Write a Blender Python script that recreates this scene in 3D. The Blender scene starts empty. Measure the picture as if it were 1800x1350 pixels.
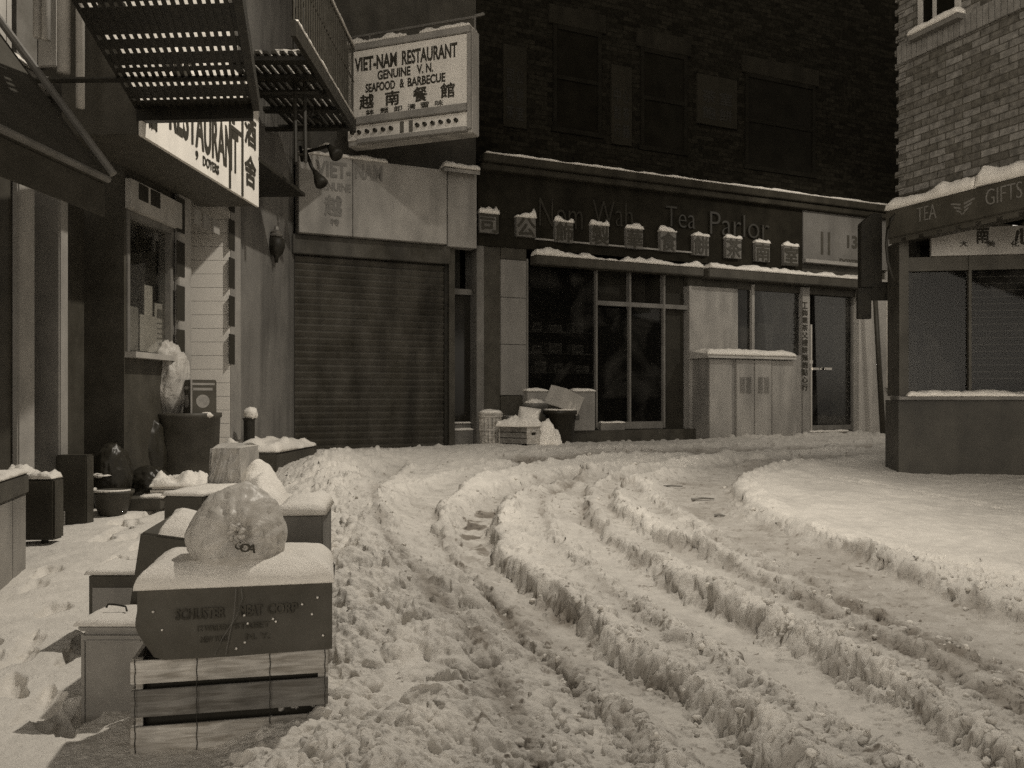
import bpy, bmesh, math, random
import numpy as np
from mathutils import Vector, Matrix, noise as mnoise

S = bpy.context.scene
COL = S.collection
R = math.radians
random.seed(11)

# ------------------------------------------------------------------ camera, world, lamp
F = 1550.0            # focal length in pixels of the 1800 px wide photograph
CZ = 1.15             # camera height, horizon at photo row 700
cam_d = bpy.data.cameras.new('camera')
cam_d.sensor_width = 36.0
cam_d.lens = 36.0 * F / 1800.0
cam_d.shift_y = 25.0 / 1800.0
cam_d.clip_end = 300.0
cam_d.clip_start = 0.05
cam = bpy.data.objects.new('camera', cam_d)
COL.objects.link(cam)
cam.location = (0, 0, CZ)
cam.rotation_euler = (R(90), 0, 0)
S.camera = cam

S.cycles.use_denoising = False          # the print is grainy; smoothing would wipe out the snow's texture
S.view_settings.view_transform = 'Standard'
S.view_settings.look = 'None'
S.view_settings.gamma = 1.0
S.view_settings.exposure = 0.5

W = bpy.data.worlds.new('World')
S.world = W
W.use_nodes = True
wn = W.node_tree
wn.nodes.clear()
w_out = wn.nodes.new('ShaderNodeOutputWorld')
w_bg = wn.nodes.new('ShaderNodeBackground')
w_sky = wn.nodes.new('ShaderNodeTexSky')
w_sky.sky_type = 'NISHITA'
w_sky.sun_disc = False
w_sky.sun_elevation = R(7)
w_sky.sun_rotation = R(200)
w_bw = wn.nodes.new('ShaderNodeRGBToBW')
w_tint = wn.nodes.new('ShaderNodeMix')
w_tint.data_type = 'RGBA'
w_tint.blend_type = 'MULTIPLY'
w_tint.inputs['Factor'].default_value = 1.0
w_tint.inputs['B'].default_value = (1.0, 0.91, 0.785, 1)
wn.links.new(w_sky.outputs['Color'], w_bw.inputs['Color'])
wn.links.new(w_bw.outputs['Val'], w_tint.inputs['A'])
wn.links.new(w_tint.outputs['Result'], w_bg.inputs['Color'])
w_bg.inputs['Strength'].default_value = 0.15
wn.links.new(w_bg.outputs['Background'], w_out.inputs['Surface'])

LAMP = Vector((1.4, 6.9, 8.0))
LAMP_AIM = Vector((-3.2, 4.2, 0.2))
LAMP_W = 1480.0
LAMP2 = Vector((6.3, 12.9, 5.6))
LAMP2_AIM = Vector((5.6, 15.6, 1.6))
LAMP2_W = 200.0
WARM = (1.0, 0.925, 0.81)


def spot(name, loc, aim, watts, size, blend, rad):
    d = bpy.data.lights.new(name, 'SPOT')
    d.energy = watts
    d.color = WARM
    d.spot_size = R(size)
    d.spot_blend = blend
    d.shadow_soft_size = rad
    o = bpy.data.objects.new(name, d)
    COL.objects.link(o)
    o.location = loc
    o.rotation_euler = (aim - loc).to_track_quat('-Z', 'Y').to_euler()
    return o


# ------------------------------------------------------------------ projections used while laying out the place
def base(y):
    return min(0.04 * (y - 2.7), 0.375)


def P(px, py, Y):
    return Vector(((px - 900) / F * Y, Y, CZ + (700 - py) / F * Y))


def G(px, py, lift=0.0):
    """ground point seen at a photo pixel"""
    Y = 6.0
    for _ in range(40):
        Y = (CZ - base(Y) - lift) * F / max(py - 700, 20)
    return ((px - 900) / F * Y, Y)


class Frame:
    """a vertical wall plane: s along it, d out of it towards the street, z up"""
    def __init__(self, o, e, n):
        self.o = Vector((o[0], o[1], 0))
        self.e = Vector((e[0], e[1], 0)).normalized()
        self.n = Vector((n[0], n[1], 0)).normalized()

    def pt(self, s, d, z):
        p = self.o + self.e * s + self.n * d
        return Vector((p.x, p.y, z))

    def at(self, px, py, d=0.0):
        u = (px - 900) / F
        o = self.o + self.n * d
        # o.x + s ex = u (o.y + s ey)
        s = (u * o.y - o.x) / (self.e.x - u * self.e.y)
        Y = o.y + s * self.e.y
        return s, CZ + (700 - py) / F * Y

    def s(self, px, d=0.0):
        return self.at(px, 700, d)[0]

    def z(self, px, py, d=0.0):
        return self.at(px, py, d)[1]


FA = Frame((-1.0, 13.0), (0.902, 0.432), (0.432, -0.902))          # far facade
WL = Frame((-3.777, 0.0), (0.065, 1.0), (1.0, -0.065))             # left row of shops
TE = Frame((4.34, 9.9), (0.361, -0.9326), (-0.9326, -0.361))       # tea and gift shop, upper wall
T2 = Frame((4.34, 9.9), (0.985, -0.17), (-0.17, -0.985))           # tea shop, storefront under the awning
SG = Frame((-0.566, 11.4), (0.932, -0.361), (-0.361, -0.932))      # hanging sign, s = 0 at its right end
WORLD = Frame((0, 0), (1, 0), (0, -1))                              # s = x, d = -y

# ------------------------------------------------------------------ materials
MATS = {}


def tone(g):
    k = max(0.0, min(1.0, (0.16 - g) / 0.13))          # dark browns are warmer than the pale greys
    return (min(g * 1.03, 1), g * (0.98 - 0.06 * k), g * (0.90 - 0.22 * k), 1)


def mat(name, g, rough=0.7, var=0.25, scale=6.0, bump=0.0, bscale=40.0, spec=0.3, metal=0.0, grime=0.0):
    if name in MATS:
        return MATS[name]
    m = bpy.data.materials.new(name)
    m.use_nodes = True
    nt = m.node_tree
    b = nt.nodes['Principled BSDF']
    tc = nt.nodes.new('ShaderNodeTexCoord')
    n1 = nt.nodes.new('ShaderNodeTexNoise')
    n1.inputs['Scale'].default_value = scale
    n1.inputs['Detail'].default_value = 6
    n1.inputs['Roughness'].default_value = 0.65
    nt.links.new(tc.outputs['Object'], n1.inputs['Vector'])
    rp = nt.nodes.new('ShaderNodeValToRGB')
    rp.color_ramp.elements[0].position = 0.3
    rp.color_ramp.elements[1].position = 0.72
    rp.color_ramp.elements[0].color = tone(g * (1 - var))
    rp.color_ramp.elements[1].color = tone(g * (1 + var))
    nt.links.new(n1.outputs['Fac'], rp.inputs['Fac'])
    last = rp.outputs['Color']
    if grime > 0:
        n2 = nt.nodes.new('ShaderNodeTexNoise')
        n2.inputs['Scale'].default_value = 1.7
        n2.inputs['Detail'].default_value = 8
        mp = nt.nodes.new('ShaderNodeMapping')
        mp.inputs['Scale'].default_value = (2.2, 2.2, 0.5)
        nt.links.new(tc.outputs['Object'], mp.inputs['Vector'])
        nt.links.new(mp.outputs['Vector'], n2.inputs['Vector'])
        r2 = nt.nodes.new('ShaderNodeValToRGB')
        r2.color_ramp.elements[0].position = 0.42
        r2.color_ramp.elements[1].position = 0.68
        r2.color_ramp.elements[0].color = (1, 1, 1, 1)
        r2.color_ramp.elements[1].color = (1 - grime, 1 - grime, 1 - grime, 1)
        nt.links.new(n2.outputs['Fac'], r2.inputs['Fac'])
        mx = nt.nodes.new('ShaderNodeMix')
        mx.data_type = 'RGBA'
        mx.blend_type = 'MULTIPLY'
        mx.inputs['Factor'].default_value = 1
        nt.links.new(last, mx.inputs['A'])
        nt.links.new(r2.outputs['Color'], mx.inputs['B'])
        last = mx.outputs['Result']
    nt.links.new(last, b.inputs['Base Color'])
    b.inputs['Roughness'].default_value = rough
    b.inputs['Specular IOR Level'].default_value = spec
    b.inputs['Metallic'].default_value = metal
    if bump > 0:
        n3 = nt.nodes.new('ShaderNodeTexNoise')
        n3.inputs['Scale'].default_value = bscale
        n3.inputs['Detail'].default_value = 5
        nt.links.new(tc.outputs['Object'], n3.inputs['Vector'])
        bp = nt.nodes.new('ShaderNodeBump')
        bp.inputs['Strength'].default_value = bump
        bp.inputs['Distance'].default_value = 0.01
        nt.links.new(n3.outputs['Fac'], bp.inputs['Height'])
        nt.links.new(bp.outputs['Normal'], b.inputs['Normal'])
    MATS[name] = m
    return m


def snow_mat():
    m = bpy.data.materials.new('snow')
    m.use_nodes = True
    nt = m.node_tree
    b = nt.nodes['Principled BSDF']
    tc = nt.nodes.new('ShaderNodeTexCoord')
    at = nt.nodes.new('ShaderNodeAttribute')
    at.attribute_name = 'dirt_and_shade'
    n1 = nt.nodes.new('ShaderNodeTexNoise')
    n1.inputs['Scale'].default_value = 9
    n1.inputs['Detail'].default_value = 8
    n1.inputs['Roughness'].default_value = 0.7
    nt.links.new(tc.outputs['Object'], n1.inputs['Vector'])
    ad = nt.nodes.new('ShaderNodeMath')
    ad.operation = 'MULTIPLY_ADD'
    nt.links.new(n1.outputs['Fac'], ad.inputs[0])
    ad.inputs[1].default_value = 0.5
    ad.inputs[2].default_value = -0.25
    ad2 = nt.nodes.new('ShaderNodeMath')
    ad2.operation = 'ADD'
    nt.links.new(ad.outputs[0], ad2.inputs[0])
    nt.links.new(at.outputs['Fac'], ad2.inputs[1])
    rp = nt.nodes.new('ShaderNodeValToRGB')
    e = rp.color_ramp.elements
    e[0].position = 0.0
    e[0].color = tone(0.80)
    e[1].position = 1.0
    e[1].color = (0.045, 0.037, 0.030, 1)
    a = e.new(0.35)
    a.color = tone(0.50)
    a = e.new(0.65)
    a.color = (0.22, 0.195, 0.165, 1)
    nt.links.new(ad2.outputs[0], rp.inputs['Fac'])
    nt.links.new(rp.outputs['Color'], b.inputs['Base Color'])
    b.inputs['Roughness'].default_value = 0.65
    b.inputs['Specular IOR Level'].default_value = 0.25
    n2 = nt.nodes.new('ShaderNodeTexNoise')
    n2.inputs['Scale'].default_value = 70
    n2.inputs['Detail'].default_value = 8
    n2.inputs['Roughness'].default_value = 0.7
    nt.links.new(tc.outputs['Object'], n2.inputs['Vector'])
    bp = nt.nodes.new('ShaderNodeBump')
    bp.inputs['Strength'].default_value = 0.7
    bp.inputs['Distance'].default_value = 0.014
    nt.links.new(n2.outputs['Fac'], bp.inputs['Height'])
    nt.links.new(bp.outputs['Normal'], b.inputs['Normal'])
    return m


def glass_mat(name, see=0.6):
    m = bpy.data.materials.new(name)
    m.use_nodes = True
    nt = m.node_tree
    nt.nodes.remove(nt.nodes['Principled BSDF'])
    out = nt.nodes['Material Output']
    tr = nt.nodes.new('ShaderNodeBsdfTransparent')
    tr.inputs['Color'].default_value = (see, see, see * 0.985, 1)
    gl = nt.nodes.new('ShaderNodeBsdfGlossy')
    gl.inputs['Roughness'].default_value = 0.04
    gl.inputs['Color'].default_value = (0.9, 0.9, 0.9, 1)
    fr = nt.nodes.new('ShaderNodeFresnel')
    fr.inputs['IOR'].default_value = 1.5
    mx = nt.nodes.new('ShaderNodeMixShader')
    dm = nt.nodes.new('ShaderNodeMath')
    dm.operation = 'MULTIPLY'
    dm.inputs[1].default_value = 0.35
    nt.links.new(fr.outputs[0], dm.inputs[0])
    nt.links.new(dm.outputs[0], mx.inputs[0])
    nt.links.new(tr.outputs[0], mx.inputs[1])
    nt.links.new(gl.outputs[0], mx.inputs[2])
    tc = nt.nodes.new('ShaderNodeTexCoord')
    ns = nt.nodes.new('ShaderNodeTexNoise')
    ns.inputs['Scale'].default_value = 1.3
    ns.inputs['Detail'].default_value = 7
    ns.inputs['Distortion'].default_value = 1.2
    nt.links.new(tc.outputs['Object'], ns.inputs['Vector'])
    mr = nt.nodes.new('ShaderNodeMapRange')
    mr.inputs['From Min'].default_value = 0.48
    mr.inputs['From Max'].default_value = 0.72
    mr.inputs['To Min'].default_value = 0.01
    mr.inputs['To Max'].default_value = 0.075
    nt.links.new(ns.outputs['Fac'], mr.inputs['Value'])
    df = nt.nodes.new('ShaderNodeBsdfDiffuse')
    df.inputs['Color'].default_value = (0.40, 0.38, 0.34, 1)
    m2 = nt.nodes.new('ShaderNodeMixShader')
    nt.links.new(mr.outputs['Result'], m2.inputs[0])
    nt.links.new(mx.outputs[0], m2.inputs[1])
    nt.links.new(df.outputs[0], m2.inputs[2])
    nt.links.new(m2.outputs[0], out.inputs['Surface'])
    return m


def brick_mat(name, g, mortar, sx=1.0, offset_rot=0.0):
    m = bpy.data.materials.new(name)
    m.use_nodes = True
    nt = m.node_tree
    b = nt.nodes['Principled BSDF']
    uv = nt.nodes.new('ShaderNodeUVMap')
    br = nt.nodes.new('ShaderNodeTexBrick')
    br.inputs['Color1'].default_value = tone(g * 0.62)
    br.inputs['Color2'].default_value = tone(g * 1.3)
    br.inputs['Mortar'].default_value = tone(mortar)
    br.inputs['Scale'].default_value = 1.0
    br.inputs['Brick Width'].default_value = 0.215
    br.inputs['Row Height'].default_value = 0.076
    br.inputs['Mortar Size'].default_value = 0.006
    br.inputs['Mortar Smooth'].default_value = 0.25
    br.inputs['Bias'].default_value = -0.1
    nt.links.new(uv.outputs['UV'], br.inputs['Vector'])
    ns = nt.nodes.new('ShaderNodeTexNoise')
    ns.inputs['Scale'].default_value = 14
    ns.inputs['Detail'].default_value = 7
    nt.links.new(uv.outputs['UV'], ns.inputs['Vector'])
    rp = nt.nodes.new('ShaderNodeValToRGB')
    rp.color_ramp.elements[0].color = (0.6, 0.6, 0.6, 1)
    rp.color_ramp.elements[1].color = (1.25, 1.25, 1.25, 1)
    rp.color_ramp.elements[0].position = 0.3
    rp.color_ramp.elements[1].position = 0.7
    nt.links.new(ns.outputs['Fac'], rp.inputs['Fac'])
    mx = nt.nodes.new('ShaderNodeMix')
    mx.data_type = 'RGBA'
    mx.blend_type = 'MULTIPLY'
    mx.inputs['Factor'].default_value = 1
    nt.links.new(br.outputs['Color'], mx.inputs['A'])
    nt.links.new(rp.outputs['Color'], mx.inputs['B'])
    nt.links.new(mx.outputs['Result'], b.inputs['Base Color'])
    b.inputs['Roughness'].default_value = 0.95
    b.inputs['Specular IOR Level'].default_value = 0.03
    bp = nt.nodes.new('ShaderNodeBump')
    bp.inputs['Strength'].default_value = 0.9
    bp.inputs['Distance'].default_value = 0.01
    inv = nt.nodes.new('ShaderNodeMath')
    inv.operation = 'MULTIPLY_ADD'
    nt.links.new(br.outputs['Fac'], inv.inputs[0])
    inv.inputs[1].default_value = -1.0
    nt.links.new(ns.outputs['Fac'], inv.inputs[2])
    nt.links.new(inv.outputs[0], bp.inputs['Height'])
    nt.links.new(bp.outputs['Normal'], b.inputs['Normal'])
    return m


M_SNOW = snow_mat()
M_GLASS = glass_mat('window_glass', 0.55)
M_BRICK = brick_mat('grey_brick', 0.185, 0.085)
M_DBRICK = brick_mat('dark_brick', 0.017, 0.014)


def plastic_mat():
    m = bpy.data.materials.new('clear_plastic')
    m.use_nodes = True
    nt = m.node_tree
    b = nt.nodes['Principled BSDF']
    b.inputs['Base Color'].default_value = tone(0.62)
    b.inputs['Roughness'].default_value = 0.42
    b.inputs['Specular IOR Level'].default_value = 0.35
    tc = nt.nodes.new('ShaderNodeTexCoord')
    ns = nt.nodes.new('ShaderNodeTexNoise')
    ns.inputs['Scale'].default_value = 7
    ns.inputs['Detail'].default_value = 4
    ns.inputs['Distortion'].default_value = 1.5
    nt.links.new(tc.outputs['Object'], ns.inputs['Vector'])
    bp = nt.nodes.new('ShaderNodeBump')
    bp.inputs['Strength'].default_value = 0.8
    bp.inputs['Distance'].default_value = 0.02
    vo = nt.nodes.new('ShaderNodeTexVoronoi')
    vo.feature = 'DISTANCE_TO_EDGE'
    vo.inputs['Scale'].default_value = 8
    wv = nt.nodes.new('ShaderNodeMix')
    wv.data_type = 'VECTOR'
    wv.inputs['Factor'].default_value = 0.16
    nt.links.new(tc.outputs['Object'], wv.inputs[4])
    nt.links.new(ns.outputs['Color'], wv.inputs[5])
    nt.links.new(wv.outputs[1], vo.inputs['Vector'])
    vm = nt.nodes.new('ShaderNodeMath')
    vm.operation = 'MULTIPLY_ADD'
    vm.inputs[1].default_value = 0.55
    nt.links.new(vo.outputs['Distance'], vm.inputs[0])
    nt.links.new(ns.outputs['Fac'], vm.inputs[2])
    nt.links.new(vm.outputs[0], bp.inputs['Height'])
    nt.links.new(bp.outputs['Normal'], b.inputs['Normal'])
    tr = nt.nodes.new('ShaderNodeBsdfTransparent')
    tl = nt.nodes.new('ShaderNodeBsdfTranslucent')
    tl.inputs['Color'].default_value = tone(0.55)
    m1 = nt.nodes.new('ShaderNodeMixShader')
    m1.inputs[0].default_value = 0.22
    nt.links.new(b.outputs[0], m1.inputs[1])
    nt.links.new(tl.outputs[0], m1.inputs[2])
    m2 = nt.nodes.new('ShaderNodeMixShader')
    rp = nt.nodes.new('ShaderNodeMapRange')
    rp.inputs['From Min'].default_value = 0.35
    rp.inputs['From Max'].default_value = 0.7
    rp.inputs['To Min'].default_value = 0.05
    rp.inputs['To Max'].default_value = 0.30
    nt.links.new(ns.outputs['Fac'], rp.inputs['Value'])
    sp = nt.nodes.new('ShaderNodeSeparateXYZ')
    nt.links.new(tc.outputs['Generated'], sp.inputs[0])
    hg = nt.nodes.new('ShaderNodeMapRange')            # the film clings, wet and clear, to the waste in the bottom
    hg.inputs['From Min'].default_value = 0.32
    hg.inputs['From Max'].default_value = 0.20
    hg.inputs['To Min'].default_value = 0.0
    hg.inputs['To Max'].default_value = 0.40
    nt.links.new(sp.outputs['Z'], hg.inputs['Value'])
    sm = nt.nodes.new('ShaderNodeMath')
    sm.operation = 'ADD'
    nt.links.new(rp.outputs['Result'], sm.inputs[0])
    nt.links.new(hg.outputs['Result'], sm.inputs[1])
    nt.links.new(sm.outputs[0], m2.inputs[0])
    nt.links.new(m1.outputs[0], m2.inputs[1])
    nt.links.new(tr.outputs[0], m2.inputs[2])
    nt.links.new(m2.outputs[0], nt.nodes['Material Output'].inputs['Surface'])
    return m


M_PLASTIC = plastic_mat()
M_THIN_SNOW = bpy.data.materials.new('thin_snow')
M_THIN_SNOW.use_nodes = True
_nt = M_THIN_SNOW.node_tree
_b = _nt.nodes['Principled BSDF']
_b.inputs['Base Color'].default_value = tone(0.8)
_b.inputs['Roughness'].default_value = 0.7
_tl = _nt.nodes.new('ShaderNodeBsdfTranslucent')
_tl.inputs['Color'].default_value = tone(0.85)
_mx = _nt.nodes.new('ShaderNodeMixShader')
_mx.inputs[0].default_value = 0.6
_nt.links.new(_b.outputs[0], _mx.inputs[1])
_nt.links.new(_tl.outputs[0], _mx.inputs[2])
_nt.links.new(_mx.outputs[0], _nt.nodes['Material Output'].inputs['Surface'])

WHITE = mat('white_sign_enamel', 0.78, 0.5, 0.08, 5, grime=0.12)
PALE = mat('pale_paint', 0.42, 0.6, 0.12, 5, grime=0.25)
PALE2 = mat('weathered_pale_paint', 0.31, 0.65, 0.16, 4, bump=0.15, grime=0.3)
TILE = mat('white_tile', 0.78, 0.4, 0.06, 3)
MID = mat('mid_grey_paint', 0.17, 0.6, 0.2, 5, grime=0.3)
DARKM = mat('dark_paint', 0.065, 0.55, 0.3, 4, grime=0.3)
BLACK = mat('black_iron', 0.022, 0.55, 0.4, 12, bump=0.2)
INK = mat('sign_lettering', 0.045, 0.6, 0.25, 10)
FADED = mat('faded_lettering', 0.22, 0.7, 0.2, 10)
METAL = mat('galvanised_metal', 0.30, 0.38, 0.2, 4, bump=0.1, bscale=9, metal=0.55, grime=0.3)
SHUT = mat('shutter_metal', 0.085, 0.42, 0.35, 3, metal=0.4, grime=0.5)
CARD = mat('damp_cardboard', 0.085, 0.8, 0.22, 7, bump=0.15, bscale=25, grime=0.25)
CARDL = mat('light_cardboard', 0.17, 0.8, 0.18, 7, bump=0.15, grime=0.2)
WOOD = None


def wood_mat(name, g):
    m = mat(name, g, 0.75, 0.3, 5.0, grime=0.25)
    nt = m.node_tree
    b = nt.nodes['Principled BSDF']
    tc = nt.nodes.new('ShaderNodeTexCoord')
    mp = nt.nodes.new('ShaderNodeMapping')
    mp.inputs['Scale'].default_value = (3.0, 30.0, 60.0)
    ns = nt.nodes.new('ShaderNodeTexNoise')
    ns.inputs['Scale'].default_value = 1.0
    ns.inputs['Detail'].default_value = 6
    ns.inputs['Distortion'].default_value = 0.8
    nt.links.new(tc.outputs['Object'], mp.inputs['Vector'])
    nt.links.new(mp.outputs['Vector'], ns.inputs['Vector'])
    rp = nt.nodes.new('ShaderNodeValToRGB')
    rp.color_ramp.elements[0].position = 0.35
    rp.color_ramp.elements[1].position = 0.6
    rp.color_ramp.elements[0].color = (0.55, 0.53, 0.5, 1)
    rp.color_ramp.elements[1].color = (1, 1, 1, 1)
    nt.links.new(ns.outputs['Fac'], rp.inputs['Fac'])
    src = b.inputs['Base Color'].links[0].from_socket
    mx = nt.nodes.new('ShaderNodeMix')
    mx.data_type = 'RGBA'
    mx.blend_type = 'MULTIPLY'
    mx.inputs['Factor'].default_value = 1
    nt.links.new(src, mx.inputs['A'])
    nt.links.new(rp.outputs['Color'], mx.inputs['B'])
    nt.links.new(mx.outputs['Result'], b.inputs['Base Color'])
    bp = nt.nodes.new('ShaderNodeBump')
    bp.inputs['Strength'].default_value = 0.3
    bp.inputs['Distance'].default_value = 0.004
    nt.links.new(ns.outputs['Fac'], bp.inputs['Height'])
    nt.links.new(bp.outputs['Normal'], b.inputs['Normal'])
    return m


WOOD = wood_mat('raw_crate_wood', 0.58)
WOOD2 = wood_mat('wet_dark_wood', 0.22)
PAPER = mat('paper_notice', 0.55, 0.8, 0.12, 9, grime=0.2)
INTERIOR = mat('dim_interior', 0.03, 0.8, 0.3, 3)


# ------------------------------------------------------------------ mesh builder
class MB:
    def __init__(self):
        self.v = []
        self.f = []

    def add(self, vs, fs):
        k = len(self.v)
        self.v += [Vector(p) for p in vs]
        self.f += [tuple(i + k for i in f) for f in fs]

    def box(self, fr, s0, s1, d0, d1, z0, z1):
        c = [fr.pt(s, d, z) for z in (z0, z1) for d in (d0, d1) for s in (s0, s1)]
        self.add(c, [(0, 1, 3, 2), (4, 6, 7, 5), (0, 4, 5, 1), (2, 3, 7, 6), (0, 2, 6, 4), (1, 5, 7, 3)])
        return self

    def hexa(self, bot, top):
        """eight corners: four below, four above, both in the same turning order"""
        self.add(list(bot) + list(top), [(3, 2, 1, 0), (4, 5, 6, 7), (0, 1, 5, 4), (1, 2, 6, 5), (2, 3, 7, 6), (3, 0, 4, 7)])
        return self

    def prism(self, fr, poly, d0, d1):
        n = len(poly)
        a = [fr.pt(s, d0, z) for s, z in poly]
        b = [fr.pt(s, d1, z) for s, z in poly]
        self.add(a + b, [tuple(range(n))[::-1], tuple(range(n, 2 * n))] +
                 [(i, (i + 1) % n, n + (i + 1) % n, n + i) for i in range(n)])
        return self

    def tube(self, pts, r, n=8, r2=None):
        pts = [Vector(p) for p in pts]
        rings = []
        for i, p in enumerate(pts):
            t = (pts[min(i + 1, len(pts) - 1)] - pts[max(i - 1, 0)]).normalized()
            up = Vector((0, 0, 1)) if abs(t.z) < 0.9 else Vector((1, 0, 0))
            a = t.cross(up).normalized()
            b = t.cross(a).normalized()
            rr = r if r2 is None else r + (r2 - r) * i / (len(pts) - 1)
            rings.append([p + (a * math.cos(2 * math.pi * k / n) + b * math.sin(2 * math.pi * k / n)) * rr for k in range(n)])
        vs = [q for ring in rings for q in ring]
        fs = []
        for i in range(len(pts) - 1):
            for k in range(n):
                fs.append((i * n + k, i * n + (k + 1) % n, (i + 1) * n + (k + 1) % n, (i + 1) * n + k))
        fs.append(tuple(range(n))[::-1])
        fs.append(tuple((len(pts) - 1) * n + k for k in range(n)))
        self.add(vs, fs)
        return self

    def lathe(self, c, prof, n=24, axis=None):
        c = Vector(c)
        q = Matrix.Identity(3) if axis is None else Vector((0, 0, 1)).rotation_difference(Vector(axis)).to_matrix()
        vs = []
        for r, z in prof:
            for k in range(n):
                a = 2 * math.pi * k / n
                vs.append(c + q @ Vector((r * math.cos(a), r * math.sin(a), z)))
        fs = []
        for i in range(len(prof) - 1):
            for k in range(n):
                fs.append((i * n + k, i * n + (k + 1) % n, (i + 1) * n + (k + 1) % n, (i + 1) * n + k))
        if prof[0][0] > 1e-5:
            fs.append(tuple(range(n))[::-1])
        if prof[-1][0] > 1e-5:
            fs.append(tuple((len(prof) - 1) * n + k for k in range(n)))
        self.add(vs, fs)
        return self

    def snow(self, fr, s0, s1, d0, d1, z, h, over=0.012, seed=0, nx=None, ny=None, amp=0.35, fq=7.0):
        """a rounded layer of snow lying on a flat top"""
        L, D = s1 - s0, d1 - d0
        nx = nx or max(6, min(70, int(abs(L) / 0.03)))
        ny = ny or max(5, min(40, int(abs(D) / 0.03)))
        vs, fs = [], []
        rr = min(h * 1.1, abs(D) * 0.5, abs(L) * 0.5)
        for j in range(ny + 1):
            for i in range(nx + 1):
                u, w = i / nx, j / ny
                # denser near the rim
                u = 0.5 - 0.5 * math.cos(math.pi * u)
                w = 0.5 - 0.5 * math.cos(math.pi * w)
                e = min(u * abs(L), (1 - u) * abs(L), w * abs(D), (1 - w) * abs(D)) / (rr * (1 + 0.45 * mnoise.noise(Vector((u * abs(L) * 9 + seed, w * abs(D) * 9, 5.5)))))
                e = min(1.0, e)
                k = math.sqrt(max(0, 1 - (1 - e) ** 2))
                s, d = s0 + u * L, d0 + w * D
                p = fr.pt(s, d, 0)
                q3 = Vector((p.x * fq + seed, p.y * fq, seed * 1.7))
                nz = mnoise.noise(q3) + 0.5 * mnoise.noise(q3 * 2.7) + 0.28 * mnoise.noise(q3 * 6.5)
                hh = h * max(0.12, 1 + amp * 1.15 * nz) * k
                ou = (u - 0.5) * 2 * over
                ow = (w - 0.5) * 2 * over
                sg = 1 if L > 0 else -1
                sd = 1 if D > 0 else -1
                vs.append(fr.pt(s + ou * sg, d + ow * sd, z + hh))
        for j in range(ny):
            for i in range(nx):
                a = j * (nx + 1) + i
                fs.append((a, a + 1, a + nx + 2, a + nx + 1))
        # under side
        c = [0, nx, (nx + 1) * (ny + 1) - 1, (nx + 1) * ny]
        rim = [i for i in range(nx + 1)] + [(j + 1) * (nx + 1) - 1 for j in range(1, ny + 1)] + \
              [ny * (nx + 1) + i for i in range(nx - 1, -1, -1)] + [j * (nx + 1) for j in range(ny - 1, 0, -1)]
        fs.append(tuple(rim[::-1]))
        self.add(vs, fs)
        return self

    def blob(self, c, r, sub=3, amp=0.15, fq=6.0, seed=0.0, squash=None):
        bm = bmesh.new()
        bmesh.ops.create_icosphere(bm, subdivisions=sub, radius=1.0)
        vs = []
        for v in bm.verts:
            p = v.co.copy()
            n = 1 + amp * mnoise.fractal(p * fq * 0.3 + Vector((seed, seed * 2, 0)), 1.0, 2.0, 4)
            q = Vector((p.x * r[0] * n, p.y * r[1] * n, p.z * r[2] * n))
            if squash is not None and q.z < squash:
                q.z = squash
            vs.append(Vector(c) + q)
        fs = [tuple(v.index for v in f.verts) for f in bm.faces]
        bm.free()
        self.add(vs, fs)
        return self


def wloc(o):
    p = Vector((0, 0, 0))
    while o is not None:
        p += o.location
        o = o.parent
    return p


XF = None                 # optional turn applied to what is being built (the crate and its carton)


def build(name, mb, m, parent=None, bevel=0.0, smooth=False, uvf=None, label=None):
    if XF is not None:
        mb.v = [XF(p) for p in mb.v]
    me = bpy.data.meshes.new(name)
    off = wloc(parent) if parent else Vector((0, 0, 0))
    me.from_pydata([tuple(p - off) for p in mb.v], [], mb.f)
    bm = bmesh.new()
    bm.from_mesh(me)
    bmesh.ops.recalc_face_normals(bm, faces=bm.faces)
    if bevel > 0:
        bmesh.ops.bevel(bm, geom=list(bm.edges), offset=bevel, segments=2, affect='EDGES', clamp_overlap=True)
    if uvf is not None:
        lay = bm.loops.layers.uv.new('UVMap')
        for f in bm.faces:
            for l in f.loops:
                q = l.vert.co + off - uvf.o
                s, d = q.dot(uvf.e), q.dot(uvf.n)
                if abs(f.normal.dot(uvf.n)) > 0.6 or abs(f.normal.z) > 0.7:
                    l[lay].uv = (s, q.z)
                else:
                    l[lay].uv = (d, q.z)
    bm.to_mesh(me)
    bm.free()
    if smooth:
        for p in me.polygons:
            p.use_smooth = True
    me.materials.append(m)
    o = bpy.data.objects.new(name, me)
    COL.objects.link(o)
    if parent:
        o.parent = parent
    if label:
        o['label'] = label
    return o


def root(name, label, cat, loc, group=None):
    o = bpy.data.objects.new(name, None)
    COL.objects.link(o)
    o.location = loc
    o.empty_display_size = 0.1
    tag(o, label, cat, group)
    return o


def tag(o, label=None, cat=None, group=None, kind=None):
    if label:
        o['label'] = label
    if cat:
        o['category'] = cat
    if group:
        o['group'] = group
    if kind:
        o['kind'] = kind
    return o


_cur = {}


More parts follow.
